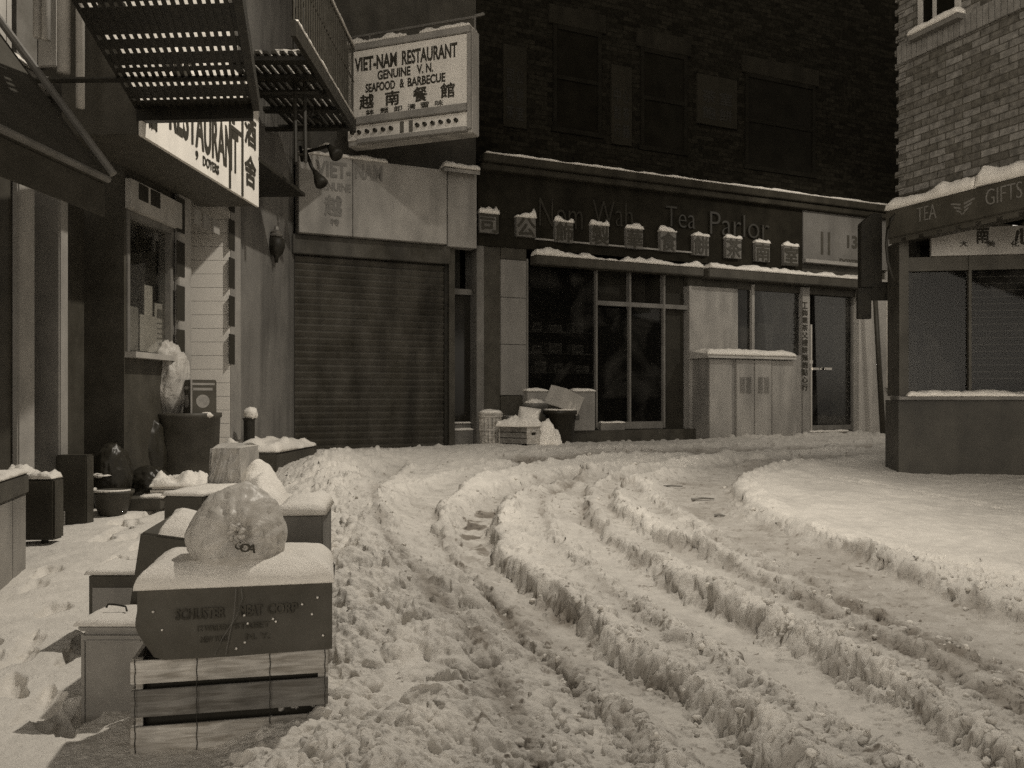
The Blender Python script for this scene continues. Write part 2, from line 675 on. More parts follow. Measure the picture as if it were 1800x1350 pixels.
def glyphs(text, bold=0.0, spacing=1.0):
    key = (text, bold, spacing)
    if key in _cur:
        return _cur[key]
    cu = bpy.data.curves.new('txt', 'FONT')
    cu.body = text
    cu.size = 1.0
    cu.offset = bold
    cu.space_character = spacing
    cu.resolution_u = 3
    cu.extrude = 0.5
    ob = bpy.data.objects.new('txt', cu)
    COL.objects.link(ob)
    dg = bpy.context.evaluated_depsgraph_get()
    me = bpy.data.meshes.new_from_object(ob.evaluated_get(dg))
    vs = [v.co.copy() for v in me.vertices]
    fs = [tuple(p.vertices) for p in me.polygons]
    bpy.data.objects.remove(ob)
    bpy.data.curves.remove(cu)
    bpy.data.meshes.remove(me)
    _cur[key] = (vs, fs)
    return _cur[key]


def letters(mb, text, fr, s0, s1, z0, z1, d, th=0.006, bold=0.02, spacing=1.0, s_shift=None):
    """fit text into a rectangle of a wall plane; s_shift(z) may slant it"""
    cjk = any(ord(ch) > 0x2e80 for ch in text)
    vs, fs = glyphs(text, 0.0 if cjk else bold, spacing)
    if not vs:
        return mb
    x0, x1 = min(v.x for v in vs), max(v.x for v in vs)
    y0, y1 = min(v.y for v in vs), max(v.y for v in vs)
    out = []
    for v in vs:
        s = s0 + (v.x - x0) / (x1 - x0) * (s1 - s0)
        z = z0 + (v.y - y0) / (y1 - y0) * (z1 - z0)
        out.append(fr.pt(s, d + (v.z + 0.5) * th, z))
    mb.add(out, fs)
    if cjk and bold > 0:                                # heavier brush strokes: nudged copies, each a hair prouder
        k = min(bold, 0.03) * 0.9
        for i, (a, b) in enumerate([(1, 0), (-1, 0), (0, 1), (0, -1)]):
            dd = fr.e * (a * k * abs(s1 - s0)) + Vector((0, 0, b * k * abs(z1 - z0))) + fr.n * (0.0004 * (i + 1))
            mb.add([p + dd for p in out], fs)
    return mb


def letters_px(mb, text, fr, px0, py0, px1, py1, d, **k):
    """the same by the rectangle the text fills in the photograph (left top, right bottom)"""
    s0, zt = fr.at(px0, py0, d)
    s1, _ = fr.at(px1, py0, d)
    zb = fr.z(px0, py1, d)
    return letters(mb, text, fr, s0, s1, zb, zt, d, **k)


# ------------------------------------------------------------------ the snow covered street
RS = np.random.RandomState(5)
_tab = RS.rand(512, 512)


def vn(x, y, seed=0):
    x = x + seed * 17.31
    y = y + seed * 9.77
    xi, yi = np.floor(x).astype(int), np.floor(y).astype(int)
    fx, fy = x - xi, y - yi
    fx = fx * fx * fx * (fx * (fx * 6 - 15) + 10)
    fy = fy * fy * fy * (fy * (fy * 6 - 15) + 10)
    a = _tab[xi % 512, yi % 512]
    b = _tab[(xi + 1) % 512, yi % 512]
    c = _tab[xi % 512, (yi + 1) % 512]
    d = _tab[(xi + 1) % 512, (yi + 1) % 512]
    return (a * (1 - fx) + b * fx) * (1 - fy) + (c * (1 - fx) + d * fx) * fy


def fbm(x, y, fq, octv=4, seed=0, gain=0.5, rot=0.6):
    t = 0
    amp, tot = 1.0, 0.0
    cx, sx = math.cos(rot), math.sin(rot)
    for o in range(octv):
        t = t + amp * (vn(x * fq, y * fq, seed + o) - 0.5)
        tot += amp
        amp *= gain
        fq *= 2.03
        x, y = x * cx - y * sx, x * sx + y * cx
    return t / tot * 2


def sstep(a, b, x):
    t = np.clip((x - a) / (b - a), 0, 1)
    return t * t * (3 - 2 * t)


def smooth_line(pts, n=90):
    p = np.array(pts, float)
    for _ in range(3):
        q = [p[0]]
        for i in range(len(p) - 1):
            q += [p[i] * 0.75 + p[i + 1] * 0.25, p[i] * 0.25 + p[i + 1] * 0.75]
        q.append(p[-1])
        p = np.array(q)
    step = max(1, len(p) // n)
    return np.vstack([p[::step], p[-1:]])


def dist_line(X, Y, line):
    """distance to a polyline, sign: positive on its right hand side when walking along it"""
    best = np.full(X.shape, 1e9)
    sign = np.ones(X.shape)
    for (ax, ay), (bx, by) in zip(line[:-1], line[1:]):
        dx, dy = bx - ax, by - ay
        L = dx * dx + dy * dy
        if L < 1e-9:
            continue
        t = np.clip(((X - ax) * dx + (Y - ay) * dy) / L, 0, 1)
        px, py = X - ax - t * dx, Y - ay - t * dy
        d = px * px + py * py
        m = d < best
        best = np.where(m, d, best)
        sign = np.where(m, np.sign(dy * (X - ax) - dx * (Y - ay) + 1e-12), sign)
    return np.sqrt(best), sign


def gl(pix, lift=0.04):
    return smooth_line([G(x, y, lift) for x, y in pix])


RUTS = [  # centre line in photo pixels, half width, depth, dirt, right bank height
    (gl([(1130, 800), (980, 812), (860, 836), (765, 868), (722, 915), (722, 970), (768, 1040), (830, 1110), (890, 1180), (940, 1240), (985, 1300), (1030, 1370), (1090, 1450)]), 0.17, 0.075, 0.12, 0.035),
    (gl([(1010, 835), (900, 868), (850, 900), (826, 940), (832, 990), (868, 1040), (930, 1090), (1000, 1140), (1060, 1190), (1130, 1245), (1200, 1300), (1280, 1370), (1400, 1460)]), 0.13, 0.10, 0.16, 0.04),
    (gl([(1250, 806), (1080, 832), (1005, 858), (988, 890), (1010, 930), (1060, 978), (1120, 1025), (1190, 1072), (1280, 1125), (1380, 1182), (1480, 1245), (1590, 1315), (1700, 1385), (1850, 1480)]), 0.14, 0.085, 0.12, 0.04),
    (gl([(1330, 812), (1140, 838), (1055, 868), (1042, 900), (1085, 940), (1150, 968), (1240, 1003), (1330, 1045), (1430, 1098), (1530, 1150), (1640, 1210), (1760, 1280), (1900, 1370)]), 0.12, 0.07, 0.14, 0.035),
    (gl([(1560, 796), (1330, 818), (1230, 846), (1215, 880), (1270, 915), (1350, 958), (1440, 1000), (1540, 1050), (1650, 1105), (1800, 1170), (1950, 1240)]), 0.34, 0.07, 0.20, 0.03),
    (gl([(1700, 788), (1450, 796), (1250, 802), (1050, 808), (930, 818)], 0.0), 0.42, 0.09, 0.34, 0.0),
    (gl([(1010, 845), (955, 870), (935, 905), (950, 955), (1000, 1010), (1070, 1070), (1150, 1135), (1240, 1200), (1340, 1275), (1450, 1350), (1600, 1460)]), 0.05, 0.035, 0.10, 0.012),
    (gl([(1105, 868), (1125, 895), (1185, 930), (1290, 985), (1400, 1040), (1520, 1100), (1650, 1170), (1800, 1250), (1950, 1330)]), 0.06, 0.04, 0.10, 0.015),
    (gl([(700, 830), (640, 880), (640, 950), (680, 1030), (745, 1110), (800, 1180), (850, 1260), (880, 1350), (920, 1450)]), 0.07, 0.04, 0.12, 0.012),
]
BERM = smooth_line([(-0.30, 1.5), (-0.34, 2.6), (-0.52, 3.6), (-0.98, 5.4), (-1.5, 7.4), (-1.95, 9.4), (-1.75, 11.0), (-1.1, 11.75)])
MOUND = gl([(1900, 782), (1580, 790), (1440, 800), (1335, 838), (1300, 866), (1328, 905), (1430, 940), (1540, 968), (1680, 1005), (1850, 1050), (2100, 1110)], 0.1)
CURB = smooth_line([(-0.75, 1.5), (-0.85, 2.6), (-1.05, 3.6), (-1.45, 5.4), (-2.0, 7.4), (-2.5, 9.4), (-2.5, 10.6)])


def ground(X, Y):
    B = np.minimum(0.04 * (Y - 2.7), 0.375)
    wx = X + 0.05 * fbm(X, Y, 3.0, 3, 40)
    wy = Y + 0.05 * fbm(X, Y, 3.0, 3, 44)
    road = 0.125 + 0.03 * fbm(X, Y, 1.2, 3, 1)
    rough = np.full(X.shape, 0.38)
    dirt_and_shade = 0.10 + 0.05 * fbm(X, Y, 0.9, 3, 7)
    h = road
    dcurb, scurb = dist_line(wx, wy, CURB)
    sc = dcurb * scurb                                 # >0 on the road side
    dm, sm = dist_line(wx, wy, MOUND)
    sd = dm * sm                                       # sign fixed below
    # keep the mound on the right of the lane
    inside = -sd
    onroad = sstep(-0.02, 0.15, sc) * (1 - sstep(-0.1, 0.1, inside))
    clodd = (0.05 + 0.30 * np.maximum(fbm(X, Y, 1.9, 3, 141), 0)) * onroad
    for i, (line, hw, dep, dr, bank) in enumerate(RUTS):
        d, sg = dist_line(wx, wy, line)
        jag = 0.045 * fbm(X, Y, 4.5, 3, 11 + i) + 0.008 * fbm(X, Y, 16.0, 2, 21 + i)
        dd = d + jag
        right = sg < 0                                  # steep bank on the right of each rut, gentle shoulder on its left
        fl = np.where(right, 1 - sstep(hw * 0.94, hw * 0.94 + 0.075, dd), 1 - sstep(hw * 0.35, hw * 0.96 + 0.14, dd))
        rd = dep * fl
        bk = bank * np.exp(-((d - hw - 0.10) / 0.09) ** 2) * (0.7 + 0.9 * fbm(X, Y, 2.2, 3, 31 + i)) * np.where(right, 1.0, 0.15)
        fade = onroad if i != 5 else 1.0
        h = h - rd * fade * (h > -0.02) + np.maximum(bk, 0) * onroad
        rough = rough * (1 - 0.65 * fl) + 0.30 * np.exp(-((d - hw - 0.06) / 0.08) ** 2)
        wet = sstep(-0.05, 0.22, fbm(X, Y, 7.0, 3, 51 + i)) * (d < 0.085) if i == 1 else 0.0
        dirt_and_shade = dirt_and_shade + 0.16 * np.where(right, np.exp(-((d - hw - 0.02) / 0.05) ** 2), 0) * onroad * (0.7 + fbm(X, Y, 5, 3, 181))  # shade painted in with the dirt along each steep right bank
        dirt_and_shade = dirt_and_shade + fl * (dr + (0.40 * wet * np.exp(-((Y - 6.6) / 1.1) ** 2) if i == 1 else 0))
        clodd = clodd * (1 - 0.7 * fl) + np.where(right, 0.55, 0.2) * np.exp(-((d - hw - 0.06) / 0.07) ** 2) * onroad
    h = np.maximum(h, 0.0)
    # ploughed ridge between pavement and road
    db, sb = dist_line(wx, wy, BERM)
    k = np.exp(-(db / 0.42) ** 2) * sstep(11.9, 9.6, Y)
    k = k * (1 - 0.92 * np.exp(-(np.maximum(np.hypot((X + 0.80) / 1.0, (Y - 2.75) / 1.15) - 0.30, 0) / 0.12) ** 2))
    soft = np.exp(-(np.hypot((X + 0.33) / 0.26, (Y - 2.95) / 0.50)) ** 4)
    bw = (0.13 + 0.07 * sstep(2.6, 5.0, Y)) * k * (1 + 0.7 * fbm(X, Y, 2.3, 3, 61))
    h = h * (1 - 0.4 * k) + bw
    rough = (rough + 0.7 * k) * (1 - 0.8 * soft)
    h = h * (1 - 0.5 * soft) + 0.07 * soft + soft * 0.035 * fbm(X, Y, 5, 2, 171)
    clodd = (clodd + 0.40 * k * sstep(0.25, -0.1, -sc + 0.0)) * (1 - 0.93 * soft)
    # pavement on the left: trodden snow
    pv = 1 - sstep(-0.10, 0.12, sc)
    hp = 0.075 + 0.015 * fbm(X, Y, 2.0, 3, 71) + 0.006 * fbm(X, Y, 9, 3, 75)
    h = h * (1 - pv) + hp * pv
    rough = rough * (1 - pv) + 0.085 * pv
    dirt_and_shade = dirt_and_shade * (1 - pv) + (0.07 + 0.05 * fbm(X, Y, 3, 3, 77)) * pv
    clodd = clodd * (1 - pv)
    # corner pavement on the right: smooth untouched mound
    mm = sstep(-0.12, 0.32, inside + 0.05 * fbm(X, Y, 5, 3, 81))
    hm = (0.125 + 0.03 * fbm(X, Y, 1.3, 3, 83)) * (1 - 0.8 * sstep(2.9, 4.5, X)) + 0.012 * fbm(X, Y, 6.0, 4, 87) + 0.02 * np.exp(-((inside - 0.2) / 0.12) ** 2)
    h = h * (1 - mm) + hm * mm
    edge = np.exp(-((inside - 0.0) / 0.16) ** 2)
    rough = rough * (1 - mm) + 0.20 * mm + 0.45 * edge
    dirt_and_shade = dirt_and_shade * (1 - mm) + (0.17 + 0.14 * fbm(X, Y, 1.7, 4, 197)) * mm
    clodd = clodd * (1 - mm) + 0.35 * edge * sstep(8.8, 7.5, Y)
    # strip of pavement along the far shops
    fs = (X + 1.0) * 0.432 - (Y - 13.0) * 0.902         # distance in front of the facade
    fp = 1 - sstep(0.55, 0.85, fs + 0.12 * fbm(X, Y, 2.2, 3, 91))
    hf = 0.06 + 0.03 * fbm(X, Y, 2.5, 4, 93)
    h = h * (1 - fp) + hf * fp
    rough = rough * (1 - fp) + 0.4 * fp
    dirt_and_shade = dirt_and_shade * (1 - fp) + (0.06 + 0.12 * np.maximum(fbm(X, Y, 3.3, 3, 97), 0)) * fp
    fbk = np.exp(-((fs - 0.55) / 0.22) ** 2) * sstep(2.2, 4.2, X)
    h = h + 0.09 * fbk * (1 + 0.8 * fbm(X, Y, 3, 3, 99))
    rough = rough + 0.6 * fbk
    clodd = clodd + 0.5 * fbk
    # surface grain
    g1 = fbm(X, Y, 11, 4, 3, 0.55)
    g2 = np.abs(fbm(X, Y, 19, 3, 5, 0.6))
    g3 = fbm(X, Y, 34, 3, 9, 0.6)
    g4 = fbm(X, Y, 78, 3, 15, 0.65)
    h = h + rough * (0.034 * g1 + 0.022 * (g2 - 0.2) + 0.020 * g3 + 0.011 * g4)
    # grit and tyre dirt worked into the driven snow
    grit = sstep(0.42, 0.62, fbm(X, Y, 30, 3, 191, 0.6)) * (0.4 + np.maximum(fbm(X, Y, 2.5, 3, 193), 0))
    dirt_and_shade = dirt_and_shade + onroad * (0.14 * np.maximum(fbm(X, Y, 2.2, 4, 161), 0) + 0.11 + 0.45 * grit)
    return B, h, dirt_and_shade, clodd


NU, NV = 1180, 700
uu = np.linspace(-0.86, 0.80, NU)
iv = np.linspace(1 / 2.15, 1 / 19.0, NV)
Yg = 1 / iv
X2 = uu[None, :] * Yg[:, None]
Y2 = np.repeat(Yg[:, None], NU, 1)
B2, H2, D2, C2 = ground(X2, Y2)
H0 = H2.copy()


def stamp(x, y, r, ht, ang, el, sharp):
    """push a lump of snow (or, with a negative height, a footprint) into the height field"""
    rm = r * 1.35
    j0 = np.searchsorted(-iv, -1 / max(y - rm, 2.16))
    j1 = np.searchsorted(-iv, -1 / (y + rm))
    if j1 - j0 < 1:
        return
    ya, yb = max(y - rm, 2.15), y + rm
    i0 = max(0, np.searchsorted(uu, min((x - rm) / ya, (x - rm) / yb)))
    i1 = min(NU, np.searchsorted(uu, max((x + rm) / ya, (x + rm) / yb)) + 1)
    if i1 <= i0:
        return
    xs, ys = X2[j0:j1, i0:i1] - x, Y2[j0:j1, i0:i1] - y
    c, s = math.cos(ang), math.sin(ang)
    a, b = xs * c + ys * s, (-xs * s + ys * c) * el
    q = np.sqrt(a * a + b * b) / r
    th = np.arctan2(b, a)
    q = q * (1 + 0.16 * np.sin(3 * th + ang * 9) + 0.11 * np.sin(5 * th + ang * 23))
    pr = np.where(q < 1, np.power(np.clip(1 - q ** 2, 0, 1), sharp), 0)
    Hs = H2[j0:j1, i0:i1]
    if ht > 0:
        Hb = H0[j0:j1, i0:i1]
        bs = H0[min((j0 + j1) // 2, NV - 1), min((i0 + i1) // 2, NU - 1)]
        H2[j0:j1, i0:i1] = np.maximum(Hs, np.where(pr > 0, bs * 0.5 + Hb * 0.5 + ht * pr - ht * 0.15, Hs))
    else:
        H2[j0:j1, i0:i1] = Hs + ht * pr


# lumps: many in the ridge and along the ruts, few elsewhere
cnt = 0
while cnt < 9500:
    j, i = RS.randint(0, NV), RS.randint(0, NU)
    if RS.rand() > C2[j, i] * 0.85 + 0.03 * (C2[j, i] > 0.05):
        continue
    cnt += 1
    x, y = X2[j, i], Y2[j, i]
    inb = 1.0 if (abs(x + 0.35 + 0.19 * (y - 2.7)) < 0.5 and y < 5) else 0.0
    r = 0.007 + 0.017 * RS.rand() ** 3 + inb * 0.060 * RS.rand() ** 3 + 0.0028 * y
    stamp(x, y, r, r * (0.35 + 0.6 * RS.rand()), RS.rand() * 6.28, 0.8 + 0.6 * RS.rand(), 0.42)
# break up the lumps so that no two look alike
lump = np.clip(H2 - H0, 0, 0.12)
H2 = H2 + lump * (0.5 * fbm(X2, Y2, 22, 3, 151, 0.5)) + np.clip(C2, 0.1, 1) * (0.008 * fbm(X2, Y2, 42, 3, 155, 0.6) + 0.006 * fbm(X2, Y2, 85, 3, 159, 0.65)) * (H2 > 0.03)
# footprints along the left pavement
for k in range(46):
    y = 2.5 + 6.5 * RS.rand() ** 1.2
    x = -1.55 - 0.17 * (y - 2.7) - 0.75 * RS.rand() + (0.15 if y < 4 else 0)
    stamp(x, y, 0.13 + 0.03 * RS.rand(), -0.035 - 0.03 * RS.rand(), 1.4 + 0.8 * RS.rand(), 2.2, 0.7)
for k in range(26):
    t_ = k / 25
    x, y = 3.2 + 1.6 * t_ + 0.12 * (-1) ** k + 0.1 * RS.rand(), 8.9 - 2.6 * t_ + 0.15 * RS.rand()
    stamp(x, y, 0.12 + 0.03 * RS.rand(), -0.03 - 0.03 * RS.rand(), 2.2 + 0.4 * RS.rand(), 2.1, 0.8)
# pressed dents in the soft snow beside the near crate
for (x, y, r, hh) in [(-0.21, 3.02, 0.07, -0.09), (-0.38, 3.55, 0.09, -0.06), (-0.30, 2.75, 0.08, -0.04), (-0.12, 3.3, 0.06, -0.05)]:
    stamp(x, y, r, hh, 0.5, 1.0, 0.6)

Z2 = B2 + H2
gy = np.gradient(H2, axis=0) / np.gradient(Y2, axis=0)
gx = np.gradient(H2, axis=1) / np.gradient(X2, axis=1)
sl = np.clip(np.sqrt(gx * gx + gy * gy) - 0.35, 0, 1.2)
pa, pb = X2 * 0.8 + Z2 * 1.25, Y2 * 0.8 - Z2 * 0.95
XD = X2 + sl * 0.019 * fbm(pa, pb, 9, 4, 121, 0.55) * np.clip(Y2 / 4, 0.7, 1.6)
YD_ = Y2 + sl * 0.019 * fbm(pa, pb, 9, 4, 131, 0.55) * np.clip(Y2 / 4, 0.7, 1.6)
me = bpy.data.meshes.new('snowy_street')
nvt = NU * NV
me.vertices.add(nvt)
co = np.empty((nvt, 3), np.float32)
co[:, 0] = XD.ravel()
co[:, 1] = YD_.ravel()
co[:, 2] = Z2.ravel()
me.vertices.foreach_set('co', co.ravel())
jj, ii = np.meshgrid(np.arange(NV - 1), np.arange(NU - 1), indexing='ij')
a = (jj * NU + ii).ravel()
quads = np.stack([a, a + 1, a + NU + 1, a + NU], 1).astype(np.int32)
me.loops.add(quads.size)
me.loops.foreach_set('vertex_index', quads.ravel())
me.polygons.add(len(quads))
me.polygons.foreach_set('loop_start', np.arange(0, quads.size, 4, dtype=np.int32))
me.polygons.foreach_set('loop_total', np.full(len(quads), 4, np.int32))
me.polygons.foreach_set('use_smooth', np.ones(len(quads), bool))
me.update(calc_edges=True)
at_ = me.attributes.new('dirt_and_shade', 'FLOAT', 'POINT')
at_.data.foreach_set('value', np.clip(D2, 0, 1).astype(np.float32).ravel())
me.materials.append(M_SNOW)
street = bpy.data.objects.new('snowy_street', me)
COL.objects.link(street)
tag(street, kind='structure')


def gz(x, y):
    """height of the finished snow surface"""
    j = int(np.clip(np.searchsorted(-iv, -1 / y), 0, NV - 1))
    i = int(np.clip(np.searchsorted(uu, x / y), 0, NU - 1))
    return float(Z2[j, i])


# loose crumbs of snow thrown up along the ruts and over the ridge
bm = bmesh.new()
bmesh.ops.create_icosphere(bm, subdivisions=3, radius=1.0)
ico = np.array([v.co[:] for v in bm.verts])
icf = np.array([[v.index for v in f.verts] for f in bm.faces])
bm.free()
cv, cf_ = [], []
cnt = 0
while cnt < 1300:
    j, i = RS.randint(0, NV), RS.randint(0, NU)
    if RS.rand() > min(C2[j, i], 0.75) * 0.9 * (0.35 if Y2[j, i] < 4.6 and X2[j, i] < 0.1 else 1.0):
        continue
    y = Y2[j, i]
    if y > 11:
        continue
    r = (0.003 + 0.010 * RS.rand() ** 2.5 + (0.012 * RS.rand() ** 5 if y < 4.5 else 0)) * (1 + 0.08 * max(0, y - 4))
    n_ = 1 + 0.75 * fbm(ico[:, 0] * 0.7 + ico[:, 2] * 0.5 + cnt * 3.1, ico[:, 1] * 0.7 - ico[:, 2] * 0.4 + cnt, 1.5, 4, cnt % 37, 0.62)
    p = ico * n_[:, None] * r * np.array([0.8 + 0.5 * RS.rand(), 0.8 + 0.5 * RS.rand(), 0.65 + 0.4 * RS.rand()])
    a_ = RS.rand() * 6.28
    c_, s_ = math.cos(a_), math.sin(a_)
    p = np.stack([p[:, 0] * c_ - p[:, 1] * s_, p[:, 0] * s_ + p[:, 1] * c_, p[:, 2]], 1)
    cf_.append(icf + len(ico) * cnt)
    cv.append(p + np.array([X2[j, i], y, Z2[j, i] + r * 0.1]))
    cnt += 1
cv, cf_ = np.vstack(cv), np.vstack(cf_)
me = bpy.data.meshes.new('snow_crumbs')
me.from_pydata(cv.tolist(), [], cf_.tolist())
me.polygons.foreach_set('use_smooth', np.ones(len(cf_), bool))
at_ = me.attributes.new('dirt_and_shade', 'FLOAT', 'POINT')
at_.data.foreach_set('value', np.repeat(0.12 + 0.3 * RS.rand(cnt), len(ico)).astype(np.float32))
me.materials.append(M_SNOW)
o = bpy.data.objects.new('snow_crumbs', me)
COL.objects.link(o)
tag(o, 'loose crumbs of snow scattered along the ruts and the ploughed ridge', 'snow', kind='stuff')

# plain ground all round, under the snow sheet
mb = MB()
xs = [-60, -8, -4, 0, 4, 8, 60]
ys = [-40, -5, 0, 2.5, 6, 10, 12.9, 20, 60]
for x in xs:
    pass
vs = [(x, y, min(0.04 * (y - 2.7), 0.375) - 0.06 if y > -5 else -0.37) for y in ys for x in xs]
fs = [(j * len(xs) + i, j * len(xs) + i + 1, (j + 1) * len(xs) + i + 1, (j + 1) * len(xs) + i)
      for j in range(len(ys) - 1) for i in range(len(xs) - 1)]
mb.add(vs, fs)
tag(build('snow_ground', mb, M_SNOW), kind='structure')


# ------------------------------------------------------------------ tea parlour (far side of the street)
Z0 = 0.36
fs_ = FA.s
WALLTOP = 11.0


def rect(fr, px0, py0, px1, py1, d):
    """s0, s1, z0, z1 of a photo rectangle on a wall plane"""
    s0, zt = fr.at(px0, py0, d)
    s1 = fr.s(px1, d)
    zb = fr.z(px0, py1, d)
    return s0, s1, zb, zt


sA = fs_(838)
sB = fs_(1760)
parlor = root('tea_parlor_building', 'dark brick tea parlor building with glazed shopfronts across the far side of the street', 'building', FA.pt(sA, 0, Z0))
zl = FA.z(838, 287)
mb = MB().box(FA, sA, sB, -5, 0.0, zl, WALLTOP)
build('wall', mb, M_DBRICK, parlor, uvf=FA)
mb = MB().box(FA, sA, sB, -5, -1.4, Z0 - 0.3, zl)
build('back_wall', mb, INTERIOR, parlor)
# fascia and cornice
zf0 = FA.z(900, 436)
mb = MB().box(FA, sA, fs_(1408), -1.4, 0.03, zf0, zl)
fsc = build('fascia', mb, mat('black_fascia', 0.022, 0.8, 0.3, 4, spec=0.05, grime=0.3), parlor)
mb = MB().box(FA, sA, sB, 0.0, 0.26, zl - 0.02, zl + 0.10)
mb.box(FA, sA, sB, 0.0, 0.18, zl - 0.12, zl - 0.023)
co_ = build('cornice', mb, mat('sooty_cornice', 0.045, 0.85, 0.3, 4, spec=0.1, grime=0.3), parlor, bevel=0.01)
mb = MB().snow(FA, sA + 0.05, fs_(1560), 0.02, 0.27, zl + 0.101, 0.028, seed=3, nx=160, amp=0.9, fq=3)
build('snow_cap', mb, M_SNOW, co_, smooth=True)
# upper windows with pale lintels
for (x0, x1, y0, y1) in [(965, 1066, 5, 48), (1120, 1216, 48, 88), (1305, 1440, 95, 132)]:
    s0, zt = FA.at(x0, y0, 0.04)
    s1 = FA.s(x1, 0.04)
    zb = zt - 0.30
    mb = MB().box(FA, s0, s1, -0.05, 0.04, zb, zt)
    build('lintel', mb, mat('dusty_lintel', 0.021, 0.9, 0.2, 5, spec=0.05, grime=0.3), parlor, bevel=0.008)
    mb = MB()
    for (a0, a1, c0, c1) in [(s0 + 0.08, s0 + 0.15, zb - 1.6, zb), (s1 - 0.15, s1 - 0.08, zb - 1.6, zb), (s0 + 0.15, s1 - 0.15, zb - 0.07, zb), (s0 + 0.15, s1 - 0.15, zb - 0.85, zb - 0.78), (s0 + 0.05, s1 - 0.05, zb - 1.68, zb - 1.6)]:
        mb.box(FA, a0, a1, 0.003, 0.035, c0, c1)
    wf = build('window', mb, mat('soot_black_paint', 0.012, 0.9, 0.3, 4, spec=0.05), parlor, bevel=0.004)
    mb = MB().box(FA, s0 + 0.15, s1 - 0.15, 0.003, 0.012, zb - 1.6, zb - 0.07)
    build('pane', mb, mat('black_glass', 0.010, 0.3, 0.3, 3, spec=0.02), wf)

# shopfront: pillars, bulkheads, panes
mb = MB()
mb.box(FA, fs_(838), fs_(851), -0.45, 0.0, Z0 - 0.2, zf0)
build('door_jamb', mb, MID, parlor, bevel=0.006)
mb = MB().box(FA, fs_(851.5), fs_(880), -0.5, -0.02, Z0 - 0.2, zf0)
build('pier', mb, DARKM, parlor)
mb = MB()
y_ = [455, 522, 605, 695]
for k in range(3):
    s0, s1, zb, zt = rect(FA, 880.5, y_[k], 925, y_[k + 1], 0.02)
    mb.box(FA, s0, s1, -0.4, 0.02, zb + 0.004, zt - 0.004)
build('tiled_pillar', mb, mat('grey_pillar_tile', 0.22, 0.5, 0.1, 3, grime=0.2), parlor, bevel=0.004)
s0, s1, zb, zt = rect(FA, 880.5, 695, 925, 800, 0.0)
mb = MB().box(FA, s0, s1, -0.4, 0.0, Z0 - 0.2, zt - 0.003)
build('pillar_base', mb, DARKM, parlor)
mb = MB().box(FA, s0, s1, -0.4, 0.0, FA.z(880, 455) + 0.003, zf0)
build('pillar_head', mb, DARKM, parlor)

# first awning box with snow on top
s0, s1, zb, zt = rect(FA, 932, 440, 1222, 462, 0.22)
zA = FA.z(932, 447, 0.22)
mb = MB().box(FA, fs_(930), fs_(1222), 0.031, 0.24, zA - 0.14, zA)
aw = build('awning_box', mb, DARKM, parlor, bevel=0.012)
mb = MB().snow(FA, fs_(932), fs_(1220), 0.05, 0.25, zA + 0.001, 0.085, seed=8, nx=140, amp=0.9, fq=2.6)
build('snow_cap', mb, M_SNOW, aw, smooth=True)
zB = FA.z(1240, 470, 0.26)
mb = MB().box(FA, fs_(1228), fs_(1512), 0.031, 0.28, zB - 0.16, zB)
aw = build('awning_box', mb, DARKM, parlor, bevel=0.012)
mb = MB().snow(FA, fs_(1232), fs_(1510), 0.06, 0.29, zB + 0.001, 0.085, seed=12, nx=140, amp=0.8, fq=2.6)
build('snow_cap', mb, M_SNOW, aw, smooth=True)
zR = FA.z(940, 421, 0.06)
mb = MB().box(FA, fs_(938), fs_(1240), 0.031, 0.07, zR, zR + 0.025)
build('fascia_rail', mb, PALE2, parlor)
mb = MB().box(FA, fs_(1408), fs_(1512), 0.031, 0.12, FA.z(1408, 462), FA.z(1408, 456))
build('fascia_rail', mb, PALE2, parlor)

# pale number panel 11 / 13 at the right
s0, s1, zb, zt = rect(FA, 1409, 372, 1514, 462, 0.05)
mb = MB().box(FA, fs_(1408.5), fs_(1560), -1.4, 0.05, zb, zl - 0.125)
npn = build('number_panel', mb, mat('grey_number_panel', 0.17, 0.6, 0.15, 3, grime=0.25), parlor)
mb = MB()
for (nm_, t, x0, y0, x1, y1) in [('house_number', '11', 1443, 407, 1459, 447), ('house_number', '13', 1489, 413, 1507, 436), ('lettering', 'DOYERS', 1476, 454, 1513, 465)]:
    build(nm_, letters_px(MB(), t, FA, x0, y0, x1, y1, 0.052, bold=0.03), mat('panel_lettering', 0.06, 0.6, 0.2, 9), npn)

# pale raised shop name behind the boards
for (t, x0, y0, x1, y1) in [('Nom', 946, 348, 1022, 398), ('Wah', 1040, 352, 1110, 394), ('Tea', 1168, 362, 1220, 398), ('Parlor', 1246, 372, 1350, 412)]:
    build('lettering', letters_px(MB(), t, FA, x0, y0, x1, y1, 0.034, th=0.04, bold=-0.012), mat('dusty_letter_enamel', 0.030, 0.5, 0.2, 6), fsc)

# glazed bays
gl_frames = MB()


def pane(px0, px1, py0, py1, d=-0.06, see=None):
    s0, s1, zb, zt = rect(FA, px0, py0, px1, py1, d)
    return MB().box(FA, s0, s1, d - 0.008, d, max(zb, Z0 - 0.1), zt)


